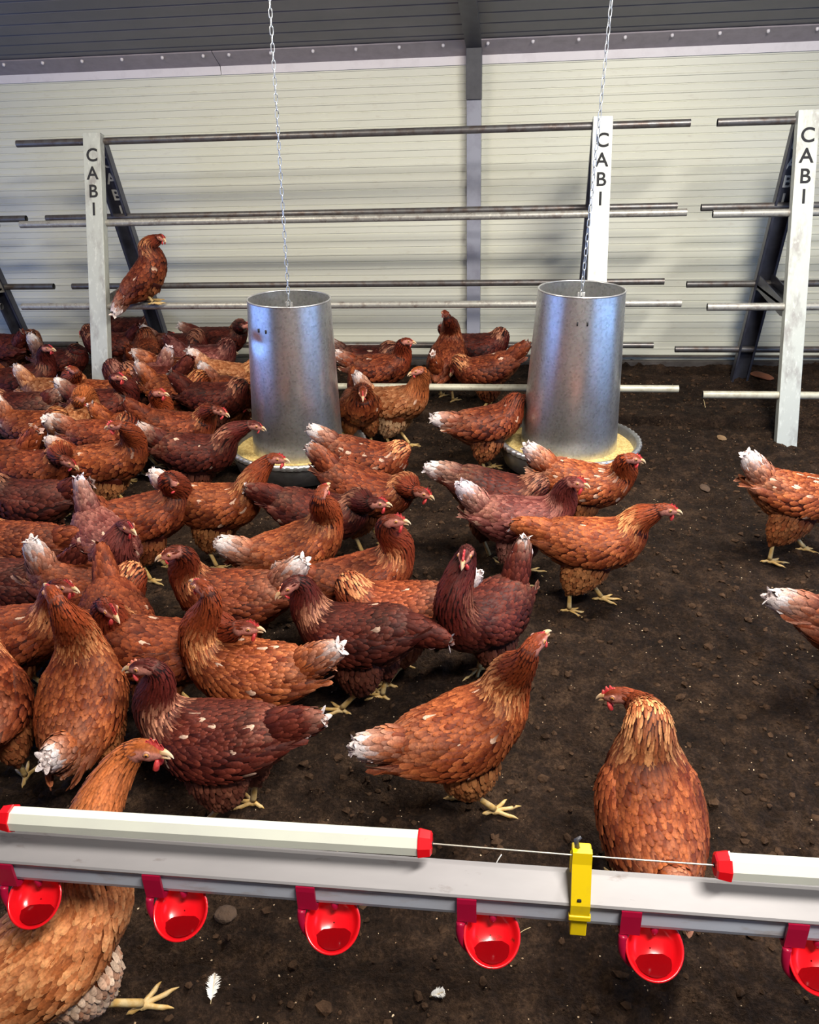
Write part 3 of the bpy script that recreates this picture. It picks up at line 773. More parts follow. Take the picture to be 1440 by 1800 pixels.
# ---------------------------------------------------------------- perch racks
def letter_obj(ch, size, Mw, m, parent):
    cu = bpy.data.curves.new('letter', 'FONT'); cu.body = ch; cu.size = size; cu.align_x = 'CENTER'; cu.align_y = 'CENTER'; cu.extrude = .0008
    cu.offset = .0012; tmp = bpy.data.objects.new('tmp', cu); COL.objects.link(tmp)
    dg = bpy.context.evaluated_depsgraph_get(); dg.update()
    me = bpy.data.meshes.new_from_object(tmp.evaluated_get(dg)); bpy.data.objects.remove(tmp); me.name = 'letter'
    me.transform(Mw)
    return me
def word(name, m, parent, origin, down, right, nrm, size, pitch):
    """CABI stacked down a post"""
    for i, ch in enumerate('CABI'):
        c = np.array(origin)+np.array(down)*pitch*i
        Mw = Matrix(((right[0], -down[0], nrm[0], c[0]), (right[1], -down[1], nrm[1], c[1]), (right[2], -down[2], nrm[2], c[2]), (0, 0, 0, 1)))
        me = letter_obj(ch, size, Mw, m, parent); me.materials.clear(); me.materials.append(m)
        o = bpy.data.objects.new('letter', me); COL.objects.link(o); o.parent = parent

def rack(x0, x1, legs, Yc, sf, sbk, label, zt=1.30, zs=(.941, .568, .208)):
    root = empty('perch_rack', (0, 0, 0)); tag(root, label, 'perch', 'roosting racks of galvanised tubes')
    r = .0165
    def bar(y, z, m):
        g = Geo(); j = RNG.uniform(-.004, .004)
        path_tube(g, [(x0+j, y, z), (x0+j+.004, y, z), (x1+j-.004, y, z), (x1+j, y, z)], r, 18, caps=False)
        path_tube(g, [(x0+j+.012, y, z), (x0+j+.010, y, z)], r*.86, 14, mi=1); path_tube(g, [(x1+j-.012, y, z), (x1+j-.010, y, z)], r*.86, 14, mi=1)
        # tube wall at the ends
        for xe in (x0+j, x1+j):
            th = np.arange(18)/18*2*PI; ci = np.stack([0*th, np.cos(th), np.sin(th)], 1); s_ = 1 if xe == x0+j else -1
            P = np.array([ci*r, ci*r*.82, ci*r*.82+np.array([s_*.012, 0, 0])])+np.array([xe, y, z]); tube_grid(g, P, mi=1, caps=False)
        return g.build('perch_bar', [m, MT['hollow']], root)
    bar(Yc, zt, MT['bar'])
    for k, z in enumerate(zs):
        bar(Yc-sf*(zt-z), z, (MT['bar_light'], MT['bar_light'], MT['bar_pale'])[k])
        bar(Yc+sbk*(zt-z), z, MT['bar'])
    for X in legs:
        for side in (-1, 1):
            s_ = sf if side < 0 else sbk; ztop = zt+.032 if side < 0 else zt-.01
            top = np.array([X, Yc-.012 if side < 0 else Yc+.012, ztop]); 
            yb = Yc+side*s_*zt; bot = np.array([X, yb, float(ground_h(X, yb))-.025])
            d = bot-top; Ld = np.linalg.norm(d); R = frame_to(d, (0, 1, 0))      # local z down the leg
            g = Geo(); w2, t, fl = .043, .003, .042
            # channel: web outwards, flanges inwards
            yw = R[:, 1]; sgn = 1 if (yw[1]*side) > 0 else -1
            def lb(a, b): 
                a = np.array(a); b = np.array(b); lo = np.minimum(a, b); hi = np.maximum(a, b)
                box(g, lo, hi, R=R, t=top, bev=.0009)
            off = .022
            lb((-w2, sgn*off, 0), (w2, sgn*(off+t), Ld)); lb((-w2, sgn*(off-fl), 0), (-w2+t, sgn*off, Ld)); lb((w2-t, sgn*(off-fl), 0), (w2, sgn*off, Ld))
            lb((-w2, sgn*(off-fl), 0), (-w2+.012, sgn*(off-fl+t), Ld)); lb((w2-.012, sgn*(off-fl), 0), (w2, sgn*(off-fl+t), Ld))
            if side < 0: lb((-w2, sgn*(off-fl), 0), (w2, sgn*off, t))
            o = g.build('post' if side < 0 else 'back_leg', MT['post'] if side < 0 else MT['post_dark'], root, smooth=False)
            dn = R[:, 2]
            if side < 0:
                nr = -np.abs(R[:, 1])*0+R[:, 1]*sgn
                word('lettering', MT['letter_dark'], o, top+dn*.105+nr*(off+t+.0012), dn, np.array([1., 0, 0]), nr, .084, .083)
            else:
                nr = -R[:, 1]*sgn
                word('lettering', MT['letter_light'], o, top+dn*.10-nr*(off-.0012), dn, np.array([1., 0, 0]), nr, .078, .083)
        # gusset between the second-level bars
        z = zs[1]; yf, yb = Yc-sf*(zt-z), Yc+sbk*(zt-z)
        g = Geo(); pr = np.array([(0, yf-.012, z-.045), (0, yf+.06, z-.052), (0, yb-.05, z-.022), (0, yb+.012, z-.030), (0, yb+.012, z+.042), (0, yb-.05, z+.048), (0, yf+.05, z+.012), (0, yf-.012, z+.028)])
        prism(g, pr, np.array([X-.036, 0, 0]), np.array([X-.031, 0, 0])); prism(g, pr, np.array([X+.031, 0, 0]), np.array([X+.036, 0, 0]))
        box(g, (X-.036, yf+.03, z-.012), (X+.036, yb-.03, z+.0))
        g.build('gusset', MT['post_dark'] if X > 1 else MT['bar_light'], root, smooth=False)
    return root
rack(-2.45, .733, (-2.04, .352), 4.16, .3637, .339, 'long galvanised perch rack across the middle, two lettered posts, one hen roosting on it')
rack(.83, 2.52, (1.193, 2.3), 4.08, .3637, .339, 'galvanised perch rack at the right edge, single lettered pale post standing in bare soil')
rack(-3.82, -2.565, (-2.895, -3.6), 4.16, .3637, .345, 'galvanised perch rack at the left edge, only bar ends and dark back leg in view')

# ---------------------------------------------------------------- feeders
def feeder(pan_px, top_px, ytop_label, zpan, rt_px, rb_px, rp_px, chain_px, label, clabel, flabel, dent):
    pc = at_z(*pan_px, zpan); tc = at_y(*top_px, pc[1])
    ax = tc-pc; Hh = np.linalg.norm(ax); R = frame_to(ax, (0, 1, 0))
    # make local x the most +X
    if R[0, 0] < 0: R[:, :2] *= -1
    dep = lambda p: (p-CAM)@FW
    rt_, rp = rt_px/F*dep(tc), rp_px/F*dep(pc); rb = rb_px/F*dep(pc)
    root = empty('feeder', pc, R); tag(root, label, 'feeder', 'hanging metal poultry feeders')
    nt = 96; th = np.arange(nt)/nt*2*PI
    def lathe(g, prof, mi=0, ribs=None, caps=False, dent=None):
        P = []
        for i, (r_, z_) in enumerate(prof):
            rr = np.full(nt, r_)
            if dent is not None:
                a0, z0, aw, zw, dd = dent
                rr = rr - dd*np.exp(-((th-a0)/aw)**2)*math.exp(-((z_-z0)/zw)**2)
            P.append(np.stack([rr*np.cos(th), rr*np.sin(th), np.full(nt, z_)], 1))
        tube_grid(g, np.array(P), mi=mi, caps=caps)
    zb = -.055
    g = Geo(); prof = [(rb-(rb-rt_)*f, zb+(Hh-zb)*f) for f in np.linspace(0, 1, 40)]
    lathe(g, prof, dent=dent)
    lathe(g, [(r_-.0025, z_) for r_, z_ in prof][::-1], dent=dent)
    # rolled bead and upper collar seam
    cyl = g.build('cylinder', MT['galv'], root)
    g = Geo(); t2 = np.linspace(0, 2*PI, 13)
    lathe(g, [(rt_+.0035*math.cos(a)-.001, Hh+.0035*math.sin(a)) for a in t2]); g.build('rolled_rim', MT['galv_rim'], root)
    # pan: ribbed rim
    nt2 = 240; th2 = np.arange(nt2)/nt2*2*PI; rib = (np.sin(th2*60) > 0)*1.0
    def ring2(r_, z_, k=0.): return np.stack([(r_+k*rib)*np.cos(th2), (r_+k*rib)*np.sin(th2), np.full(nt2, z_)], 1)
    g = Geo(); b0 = -zpan+.012
    tube_grid(g, np.array([ring2(.01, b0), ring2(rp*.80, b0), ring2(rp*.90, b0+.012), ring2(rp*.985, -.030), ring2(rp*.985, -.022), ring2(rp-.001, -.020, .0030), ring2(rp+.001, -.008, .0045), ring2(rp, -.001, .004), ring2(rp-.006, .0015, .002), ring2(rp-.014, 0, 0), ring2(rp-.017, -.006), ring2(rp*.90, -.04), ring2(rp*.83, b0+.016), ring2(.01, b0+.016)]), caps=False)
    g.build('pan', MT['pan'], root)
    g = Geo(); tube_grid(g, np.array([ring2(rp-.001, -.0195, .0033), ring2(rp+.0015, -.008, .0050), ring2(rp+.0005, 0, .0045), ring2(rp-.006, .0022, .0022)]), caps=False); g.build('ribbed_rim', MT['galv_rim'], root)
    # inner cone top and bracket with holes
    g = Geo(); box(g, (-.014, -.004, Hh-.16), (.014, .0, Hh-.012), bev=.001)
    for z_ in (.03, .055): path_tube(g, [(0, -.0052, Hh-z_), (0, -.0042, Hh-z_)], .0045, 10, mi=1)
    box(g, (-rt_+.004, .0, Hh-.150), (rt_-.004, .006, Hh-.138), bev=.001)
    g.build('hanging_bracket', [MT['galv_rim'], MT['hollow']], root)
    # pair of slots below the rim
    for sx in (-.018, .018):
        g = Geo(); a = -PI/2+sx/rt_+(-.45 if dent is not None else 0); rr = rt_+(rb-rt_)*.16+.001
        q = np.array([rr*math.cos(a), rr*math.sin(a), Hh-.095]); path_tube(g, [q+[0, 0, -.008], q+[0, 0, .006]], [.0028, .0032], 8); g.build('slot', MT['hollow'], root)
    # spilled meal in the pan
    g = Geo(); rng = np.random.default_rng(5); rr = np.linspace(rb*.8, rp*.93, 9); zz = []
    for i, r_ in enumerate(rr):
        zz.append(np.stack([r_*np.cos(th), r_*np.sin(th), -.026-.010*(i/8)+.006*vnoise(th*9, th*0+i*1.7, 4)], 1))
    tube_grid(g, np.array(zz), caps=False)
    fo = g.build('feed_meal', MT['feed'])
    m = root.matrix_world.copy(); fo.matrix_world = m; tag(fo, flabel, 'feed', kind='stuff')
    # chain
    top = at_y(*chain_px, pc[1]); st = tc.copy()+R[:, 2]*-.03+np.array([0, -.006, 0])
    dirc = top-st; dirc /= np.linalg.norm(dirc)
    Lc = 0
    while st[2]+dirc[2]*Lc < ceil_z(st[1]+dirc[1]*Lc)-.01: Lc += .005
    Rc = frame_to(dirc, (0, 1, 0)); croot = empty('chain', st, Rc); tag(croot, clabel, 'chain', 'chains from the roof to the feeders')
    pl = .0262; nlk = int(Lc/pl); base = None
    for i in range(nlk):
        if base is None:
            g = Geo(); a = np.linspace(0, 2*PI, 25)[:-1]; r_ = .0058; h = .0118
            loop = np.array([(r_*math.cos(t_), 0, h*np.sign(math.sin(t_))*(abs(math.sin(t_))**.5 if True else 1)) for t_ in a]); loop = np.concatenate([loop, loop[:2]])
            loop[:, 2] *= 1.32
            path_tube(g, loop, .0017, 7, caps=False); base = g.build('chain_link', MT['chain'], croot); o = base
        else:
            o = base.copy(); COL.objects.link(o); o.parent = croot
        o.location = (0, 0, .012+i*pl); o.rotation_euler = (0, 0, (PI/2 if i % 2 else 0)+.5)
    return root
feeder((524, 775), (508, 525), 0, .125, 73, 79, 118, (474, 0), 'tall galvanised feeder hanging at left, dented near its top left, crowded by hens',
       'thin zinc chain holding up the dented feeder on the left', 'yellow feed meal in the pan of the dented left feeder', (PI*1.28, .46, .22, .028, .010))
feeder((1000, 768), (1023, 508), 0, .13, 76, 84, 123, (1075, 0), 'tall galvanised feeder at right with its ribbed pan in full view and open soil beside',
       'thin zinc chain holding up the right feeder, crossing a lettered post', 'yellow feed meal in the pan of the right feeder', None)

# ---------------------------------------------------------------- drinker line in the foreground
LZ = .455
pA, pB = at_z(0, 1512, LZ), at_z(1440, 1620, LZ)
dx = (pB-pA)/np.linalg.norm(pB-pA); RL = np.stack([dx, np.cross([0, 0, 1], dx), [0, 0, 1]], 1); Lline = np.linalg.norm(pB-pA)
def on_line(x, y=0, z=0): return pA+RL@np.array([x, y, z])
def px_on_line(px, py):
    """length along the line where the pixel's ray meets the line's front plane"""
    d = ray(px, py); n = RL[:, 1]; t = ((pA-CAM)@n)/(d@n); q = CAM+d*t; return (q-pA)@dx, (q-pA)[2]
ln = empty('drinker_line', pA, RL); tag(ln, 'long aluminium drinker line crossing the foreground above the soil with its white water pipe', 'water pipe')
def ext(name, prof, x0, x1, m, parent, smooth=False):
    g = Geo(); p = np.array([(0, a, b) for a, b in prof]); prism(g, p, np.array([x0, 0, 0]), np.array([x1, 0, 0])); return g.build(name, m, parent, smooth=smooth)
ext('aluminium_profile', [(-.0015, -.006), (-.003, -.002), (-.001, .001), (.030, .021), (.034, .022), (.038, .021), (.040, .016), (.040, -.012), (.038, -.012), (.037, .015), (.033, .018), (.002, -.004), (.0015, -.006)], -.75, Lline+.6, MT['alu'], ln)
pr = [(.0045, -.004), (.0035, -.012), (.0035, -.036), (.0055, -.043), (.011, -.046), (.028, -.046), (.034, -.042), (.0355, -.036), (.0355, -.004)]
ext('water_tube', pr, -.75, Lline+.6, MT['pipe'], ln)

def cup(i, cpx, cpy, label, soiled=False):
    c = at_z(cpx, cpy, LZ-.070)
    x = (c-pA)@dx; loc = on_line(x, -.004, -.070)
    root = empty('drinker_cup', loc, RL); tag(root, label, 'drinker cup', 'red drinker cups under the pipe')
    # bowl, axis tipped to the camera side
    A = np.array([.09, -.60, .79]); A /= np.linalg.norm(A); R = frame_to(A, (0, 1, 0))
    if R[0, 0] < 0: R[:, :2] *= -1
    nt = 48; th = np.arange(nt)/nt*2*PI
    def rg(r_, z_, sy=1.04): return (np.stack([r_*np.cos(th), r_*sy*np.sin(th), np.full(nt, z_)], 1)) @ R.T
    g = Geo()
    prof = [(.001, -.0265), (.018, -.0255), (.029, -.018), (.0345, -.006), (.0365, .0), (.0385, .0015), (.0388, .0035), (.0370, .0042), (.0350, .0022), (.0325, -.006), (.0275, -.0150), (.017, -.0195), (.001, -.0205)]
    tube_grid(g, np.array([rg(*p) for p in prof]), caps=False)
    g.build('bowl', MT['red_dirty'] if soiled else MT['red'], root)
    # water lying in the low side
    g = Geo(); pts = []; Rt = R.T
    rin = lambda d: np.interp(-d, [0, .006, .0150, .0195, .0205], [.034, .0325, .0275, .017, 0.0])
    low = min((R@np.array([rin(z_)*math.cos(a), rin(z_)*math.sin(a), z_]) for z_ in np.linspace(-.0205, 0, 40) for a in th), key=lambda q: q[2])
    lev = low[2]+.0085; c0 = np.array([low[0], low[1]+.004, lev])
    for a in th:
        best = 0
        for s_ in np.linspace(0, .06, 80):
            q = Rt@(c0+s_*np.array([math.cos(a), math.sin(a), 0]))
            if -.0206 < q[2] < .002 and math.hypot(q[0], q[1]) < (rin(q[2]) if q[2] < 0 else .034)+.0004: best = s_
            else: break
        pts.append(c0+best*np.array([math.cos(a), math.sin(a), 0]))
    g.add(np.array([c0]+pts), [np.stack([np.zeros(nt, int), 1+np.arange(nt), 1+(np.arange(nt)+1) % nt], -1)])
    g.build('water', MT['cup_water'], root, smooth=False)
    # clamp strap round the pipe and arm on the left
    xo = -.034
    g = Geo(); x0, x1 = xo-.013, xo+.013; y0, z0 = .004, .070
    prf = np.array([(0, y0-.004, z0-.0045), (0, y0-.005, z0-.012), (0, y0-.005, z0-.046), (0, y0+.002, z0-.052), (0, y0+.033, z0-.052), (0, y0+.039, z0-.046), (0, y0+.039, z0-.002), (0, y0+.0358, z0-.002), (0, y0+.0358, z0-.044), (0, y0+.031, z0-.0475), (0, y0+.006, z0-.0475), (0, y0-.0005, z0-.040), (0, y0-.0005, z0-.0045)])
    prism(g, prf, np.array([x0, 0, 0]), np.array([x1, 0, 0])); g.build('clamp', MT['crimson'], root, smooth=False)
    g = Geo(); q = catmull(np.array([(xo-.008, .000, .022), (xo-.009, -.004, .010), (xo-.006, -.006, -.008), (xo+.004, -.008, -.022), (xo+.018, -.010, -.028)]), 12)
    path_tube(g, q, np.interp(np.linspace(0, 1, 12), [0, .5, 1], [.0062, .0052, .0050]), 8); g.build('arm', MT['crimson'], root)
    g = Geo(); path_tube(g, [(.001, .016, .026), (.001, .015, .014), (.001, .014, .009)], [.006, .005, .003], 10); g.build('nipple_valve', MT['crimson'], root)
    return root
MT['cup_water'] = mat('shaded_cup_water', (.22, .002, .004), .06)  # dark red puts the bowl's shading into the water colour
for i, (a, b, lab, so) in enumerate((
    (51, 1598, 'red drinker cup at the left edge, in front of the nearest hen', 0), (313, 1613, 'red drinker cup hanging just right of the nearest hen', 0),
    (581, 1640, 'red drinker cup in the left middle, above bare soil and a fallen feather', 0), (864, 1664, 'red drinker cup soiled with dirt, just left of the yellow clip', 1),
    (1154, 1692, 'red drinker cup just right of the yellow clip, glossy and clean', 0), (1446, 1712, 'red drinker cup cut off by the right edge', 0))): cup(i, a, b, lab, bool(so))

# yellow clip
cxl, _ = px_on_line(1022, 1560)
cr = empty('pipe_clip', on_line(cxl, 0, 0), RL); tag(cr, 'bright yellow plastic clip gripping the drinker line and the wire', 'clip')
g = Geo(); w_ = .0125
prism(g, np.array([(-w_, y, z) for y, z in ((-.008, -.018), (-.009, .006), (.010, .060), (.012, .078), (.020, .078), (.020, .060), (.006, .020), (-.003, -.002), (-.003, -.018))]), np.array([0, 0, 0]), np.array([2*w_, 0, 0]))
g.build('upper_jaw', MT['yellow'], cr, smooth=False)
g = Geo(); box(g, (-w_, .020, .048), (w_, .034, .074), bev=.002); box(g, (-w_, .030, -.03), (w_, .043, .05), bev=.002); g.build('back_plate', MT['yellow'], cr, smooth=False)
g = Geo(); box(g, (-w_*.86, -.005, -.056), (w_*.86, .002, -.016), bev=.0015); box(g, (-w_*.86, -.004, -.056), (w_*.86, .044, -.049), bev=.0015); box(g, (-w_-.002, -.010, -.022), (w_+.002, -.002, -.013), bev=.0015); g.build('lower_jaw', MT['yellow'], cr, smooth=False)
g = Geo(); path_tube(g, [(-.002, -.0085, .0135), (-.002, -.006, .0145)], .0028, 10); g.build('rivet', MT['hollow'], cr)
g = Geo(); path_tube(g, [(-.006, .022, .076), (-.008, .024, .088), (-.002, .026, .092)], [.0035, .0035, .002], 8); g.build('wire_lock', MT['dark_steel'], cr)

# white roost guard tubes on a wire
WZ = .072+LZ
q0, q1 = at_z(4, 1437, WZ), at_z(760, 1483, WZ); dw = (q1-q0)/np.linalg.norm(q1-q0)
q2 = at_z(1256, 1521, WZ)
RWm = np.stack([dw, np.cross([0, 0, 1], dw), [0, 0, 1]], 1)
def guard(a, b, label, capL=True, capR=True):
    L_ = np.linalg.norm(b-a); Rg = np.stack([(b-a)/L_, np.cross([0, 0, 1], (b-a)/L_), [0, 0, 1]], 1)
    root = empty('roost_guard', a, Rg); tag(root, label, 'guard tube', 'white guard tubes on the wire above the drinker line')
    n = 8; th = (np.arange(n)+.5)/n*2*PI; r_ = .0172
    P = lambda x, r_, k=n: np.stack([np.full(k, x), r_*np.cos((np.arange(k)+.5)/k*2*PI), r_*np.sin((np.arange(k)+.5)/k*2*PI)], 1)
    g = Geo(); tube_grid(g, np.array([P(.012, r_), P(L_-.012, r_)])); g.build('tube', MT['pvc'], root, smooth=False)
    for on, xs in ((capL, (0, .002, .016, .018)), (capR, (L_, L_-.002, L_-.016, L_-.018))):
        if on:
            g = Geo(); tube_grid(g, np.array([P(xs[0], r_*.78), P(xs[1], r_*.98), P(xs[2], r_*1.14), P(xs[3], r_*1.14)])); 
            path_tube(g, [(xs[0]-(.001 if xs[0] == 0 else -.001), 0, 0), (xs[1], 0, 0)], .003, 8, mi=1)
            g.build('end_cap', [MT['red'], MT['hollow']], root, smooth=False)
guard(q0, q1, 'long white guard tube with red end caps on the left half of the wire')
guard(q2, q2+dw*.62, 'white guard tube running off the right edge, red cap at its left end')
g = Geo(); e0 = q0-dw*.45; path_tube(g, [e0, q0, q1, (q1+q2)/2+np.array([0, 0, -.001]), q2, q2+dw*1.0], .0011, 6)
tag(g.build('wire', MT['wire']), 'thin steel wire threaded through the white guard tubes and the yellow clip', 'wire')

# ---------------------------------------------------------------- litter on the ground
def inv_view_points(n, rng, ymin, ymax):
    """random ground points in the area the photograph shows"""
    out = []
    while len(out) < n:
        X = rng.uniform(-3.2, 2.1); Y = rng.uniform(ymin, ymax)
        if -.82*Y-.55 < X < .46*Y+.42: out.append((X, Y))
    return np.array(out)
def lumps(name, n, smin, smax, m, label, cat, seed, flat=.7, lift=.25):
    rng = np.random.default_rng(seed); g = Geo(); pts = inv_view_points(n, rng, .55, 4.65)
    bm = bmesh.new(); bmesh.ops.create_icosphere(bm, subdivisions=1, radius=1.0); V0 = np.array([v.co[:] for v in bm.verts]); F0 = np.array([[v.index for v in f.verts] for f in bm.faces]); bm.free()
    zs = ground_fine(pts[:, 0], pts[:, 1])
    for (x, y), z in zip(pts, zs):
        s_ = smin+(smax-smin)*rng.random()**3
        V = V0*(1+rng.uniform(-.32, .32, (len(V0), 1)))*s_*np.array([rng.uniform(.8, 1.4), rng.uniform(.7, 1.2), flat*rng.uniform(.7, 1.1)])
        a = rng.uniform(0, 6.3); ca, sa = math.cos(a), math.sin(a); V = np.stack([V[:, 0]*ca-V[:, 1]*sa, V[:, 0]*sa+V[:, 1]*ca, V[:, 2]], 1)
        g.add(V+[x, y, z+s_*lift*flat], [F0])
    tag(g.build(name, m, smooth=False), label, cat, kind='stuff')
lumps('soil_clods', 11000, .0022, .012, MT['clod'], 'dark clods and crumbs of soil strewn over the barn floor', 'soil', 3)
lumps('pale_crumbs', 7000, .0006, .0025, MT['crumb'], 'tiny pale grain and wood crumbs sprinkled on the soil', 'crumbs', 4, .5, .6)

def rock(name, px, py, s, m, label, cat, seed, zs=.6, sx=1.3):
    rng = np.random.default_rng(seed); p = at_z(px, py, 0); p[2] = ground_h(p[0], p[1]) 
    bm = bmesh.new(); bmesh.ops.create_icosphere(bm, subdivisions=3, radius=1.0); V = np.array([v.co[:] for v in bm.verts]); Fc = np.array([[v.index for v in f.verts] for f in bm.faces]); bm.free()
    ds = rng.normal(size=(14, 3)); ds /= np.linalg.norm(ds, axis=1)[:, None]
    k = np.min(np.where(V@ds.T > .1, rng.uniform(.75, .95, 14)/np.maximum(V@ds.T, .1), 9), axis=1); V = V*np.minimum(1.05, k)[:, None]
    g = Geo(); g.add(V*s*np.array([sx, 1, zs]), [Fc]); o = g.build(name, m, smooth=False); o.location = (p[0], p[1], p[2]+s*zs*.55); o.rotation_euler = (0, 0, seed); tag(o, label, cat)
rock('stone', 397, 1607, .019, MT['stone'], 'dark stone lying on the soil right of the second red cup', 'stone', 3)
rock('stone', 1240, 856, .020, MT['stone'], 'brown stone on the open soil at right, under the perch rack gap', 'stone', 8, .5, 1.6)
rock('stone', 1268, 774, .022, MT['stone_tan'], 'tan stone in the soil left of the right pale post foot', 'stone', 5, .35, 1.4)
rock('brick_piece', 1338, 672, .045, mat('orange_brick', (.26, .085, .035), .85, noise=(30, (.14, .05, .03), .4, .7)), 'orange brick piece behind the pale post, beside the dark back leg', 'brick', 2, .3, 1.7)

def feather(px, py, L_, W_, ang, label, m, curl=.25):
    p = at_z(px, py, .004); p[2] = float(ground_fine(p[0], p[1]))+.004
    root = empty('feather', p, None); root.rotation_euler = (0, 0, math.radians(ang)); tag(root, label, 'feather')
    g = Geo(); path_tube(g, [(-L_*.5, 0, .001), (0, 0, .003), (L_*.5, 0, .006)], [.0008, .0006, .0002], 6); g.build('quill', MT['straw'], root)
    g = Geo(); rng = np.random.default_rng(int(px)); n = 46
    for sd in (1, -1):
        for i in range(n):
            f = i/(n-1); x = -L_*.38+f*L_*.88; wl = W_*(math.sin((f*.85+.12)*PI)**.7)*rng.uniform(.7, 1.15)
            b = np.array([x, 0, .003]); e = b+np.array([wl*.75, sd*wl, rng.uniform(-.001, .006)]); t_ = .0009
            g.add([b+[-t_, 0, 0], b+[t_*1.4, 0, 0], (b+e)/2+[t_*1.6, 0, .003], e, (b+e)/2+[-t_, 0, .003]], [[[0, 1, 2, 4]], [[4, 2, 3]]])
    g.build('vane', m, root)
feather(373, 1733, .052, .013, 100, 'small white feather lying on the soil below the second and third cups', MT['down'])
feather(768, 1752, .026, .010, 20, 'curled white and yellowish down feather near the bottom centre', MT['down'])
feather(1404, 1568, .028, .010, 160, 'pale fluffy feather scrap behind the line near the right edge', MT['down'])
def twig(px, py, qx, qy, zq, r_, label, m, nm='straw_stalk'):
    a = at_z(px, py, .003); b = at_z(qx, qy, zq); mid = (a+b)/2+[0, 0, .004]
    g = Geo(); path_tube(g, catmull(np.array([a, mid, b]), 8), r_, 6); tag(g.build(nm, m), label, 'straw')
twig(867, 1530, 882, 1502, .03, .0012, 'short pale stalk sticking up behind the drinker line near its middle', MT['down'])
twig(905, 1648, 933, 1630, .015, .0006, 'fine dry grass stalk beside the soiled red cup', MT['straw'])
twig(1236, 700, 1240, 716, .012, .0015, 'short pale straw on the soil below the gap between two racks', MT['straw'])
# ---------------------------------------------------------------- every hen in the photograph
A_, B_ = 'hens crowded on the left half of the floor', 'hens round the feeders and on the open soil'
W3 = ((.03, 0), (-.05, 0)); W4 = ((-.045, 0), (.035, 0))
hen((256, 480), (284, 418), 25, 'rust hen roosting alone on a perch bar, right of the left lettered post', 'red', pitch=56, gaze=-42, gpitch=-14, tail=-118, white=.9, base_z=.585, bodyh=.150, feet=((.01, 0), (.01, 0)), spots=.06, fluff=.8, tlen=.095, necklen=.11, scale=.94, group=None)
# --- farthest rows at the left, behind and under the rack
def far(*a, **k): k.setdefault('group', A_); return hen(*a, **k)
far((192, 612), (147, 583), 178, 'dark hen directly behind the left lettered post, bowed neck showing to its left', 'dark', gaze=200, gpitch=-50, white=.1)
far((243, 590), (300, 588), 5, 'dark purplish hen farthest back, ducking behind the dark leg of the left rack', 'dark', white=.5, gpitch=-20, tail=15)
far((251, 626), (247, 592), 95, 'orange-necked hen seen from behind, beside the base of the dark rack leg', 'red', pitch=20, gaze=110, gpitch=-30, white=.0, hackle=.3)
far((318, 612), (372, 620), 0, 'very dark hen with a bushy white tail, back row right of the dark rack leg', 'dark', white=1, gpitch=-30, tail=25)
far((392, 602), (431, 572), 5, 'dark low hen in the back row just left of the dented feeder, neck beside it', 'dark', white=.7, tail=12, gaze=40)
far((368, 634), (404, 619), 5, 'purplish hen with a small pink comb in the back row, left of the dented feeder', 'pink', white=.15, comb=.5, necklen=.10)
far((320, 656), (372, 664), 3, 'light orange hen with long cream tail pointing up-left, below the back row', 'ginger', white=.8, tail=22, gpitch=-45, pitch=0, spots=.08)
far((410, 662), (452, 668), 0, 'pale gold hen with raised white tail, touching the upper left of the dented feeder', 'pale', white=1, tail=38, gpitch=-40, pitch=0)
far((268, 672), (225, 676), 182, 'shadowed dark hen between the light orange hen and the lettered post', 'dark', white=.0, gpitch=-50)
far((240, 668), (206, 662), 200, 'dark hen with a mauve tail lifted right of the lettered post', 'pink', white=.7, tail=50, gpitch=-50)
far((190, 712), (207, 662), 5, 'dark hen with a bright red comb, its head just right of the lettered post foot', 'dark', gaze=-8, comb=.9, white=.8, tail=30)
far((164, 694), (128, 650), 172, 'orange hen raising its head to the left in front of the lettered post', 'ginger', gaze=165, comb=.2, white=.1, gpitch=10, hackle=.6)
far((48, 668), (84, 612), 25, 'dark upright hen with streaked neck left of the lettered post', 'dark', gaze=-10, white=.1, pitch=12, necklen=.15)
far((112, 634), (128, 662), -5, 'dark hen whose white tail pokes up behind the upright streaked one', 'dark', white=1, tail=52, gpitch=-50)
far((-20, 664), (-10, 640), 120, 'orange-backed hen cut by the left edge below the rack bar', 'ginger', white=0)
far((30, 612), (90, 640), 0, 'small dark hen behind the left edge group, under the left rack leg', 'dark', white=.2, gpitch=-30)
far((5, 618), (-20, 590), 160, 'shadowy hen at the left edge in the farthest row', 'dark', white=.1)
far((104, 690), (160, 700), 0, 'tan hen with a cream tail bunched up, left of the lettered post foot', 'pale', white=.75, tail=42, gpitch=-45, spots=.08)
far((137, 738), (142, 702), 86, 'small tan hen seen from behind with a white tail spot, before the lettered post', 'pale', pitch=18, white=.8, tail=20, gaze=80, gpitch=-20)
far((30, 716), (-15, 700), 184, 'dark hen with a fawn tail ending at right, in the left edge crowd', 'dark', white=.7, tail=8)
far((68, 750), (125, 772), 0, 'tan and brown hen with a tall white-tipped tail near the left edge', 'ginger', white=.9, tail=52, gpitch=-40, spots=.1)
far((188, 766), (222, 776), 0, 'brown hen with a forked cream tail, half hidden behind the bright orange one', 'red', white=.9, tail=12, gpitch=-35)
far((318, 690), (362, 690), -6, 'orange hen with a white tail tip, pushed between others left of the dented feeder', 'ginger', white=.7, tail=35, gpitch=-45)
far((250, 740), (280, 690), 18, 'orange hen with pink comb held high in mid crowd, facing right', 'ginger', gaze=-8, comb=.8, white=.4, pitch=18, hackle=.4)
far((318, 752), (386, 722), 3, 'long brown hen stretching right with ruffled pink-combed head, mid crowd', 'red', comb=.7, white=.2, gpitch=-30, pitch=2)
far((385, 700), (428, 712), 0, 'dark hen squeezed against the left side of the dented feeder', 'dark', white=.2, gpitch=-40)
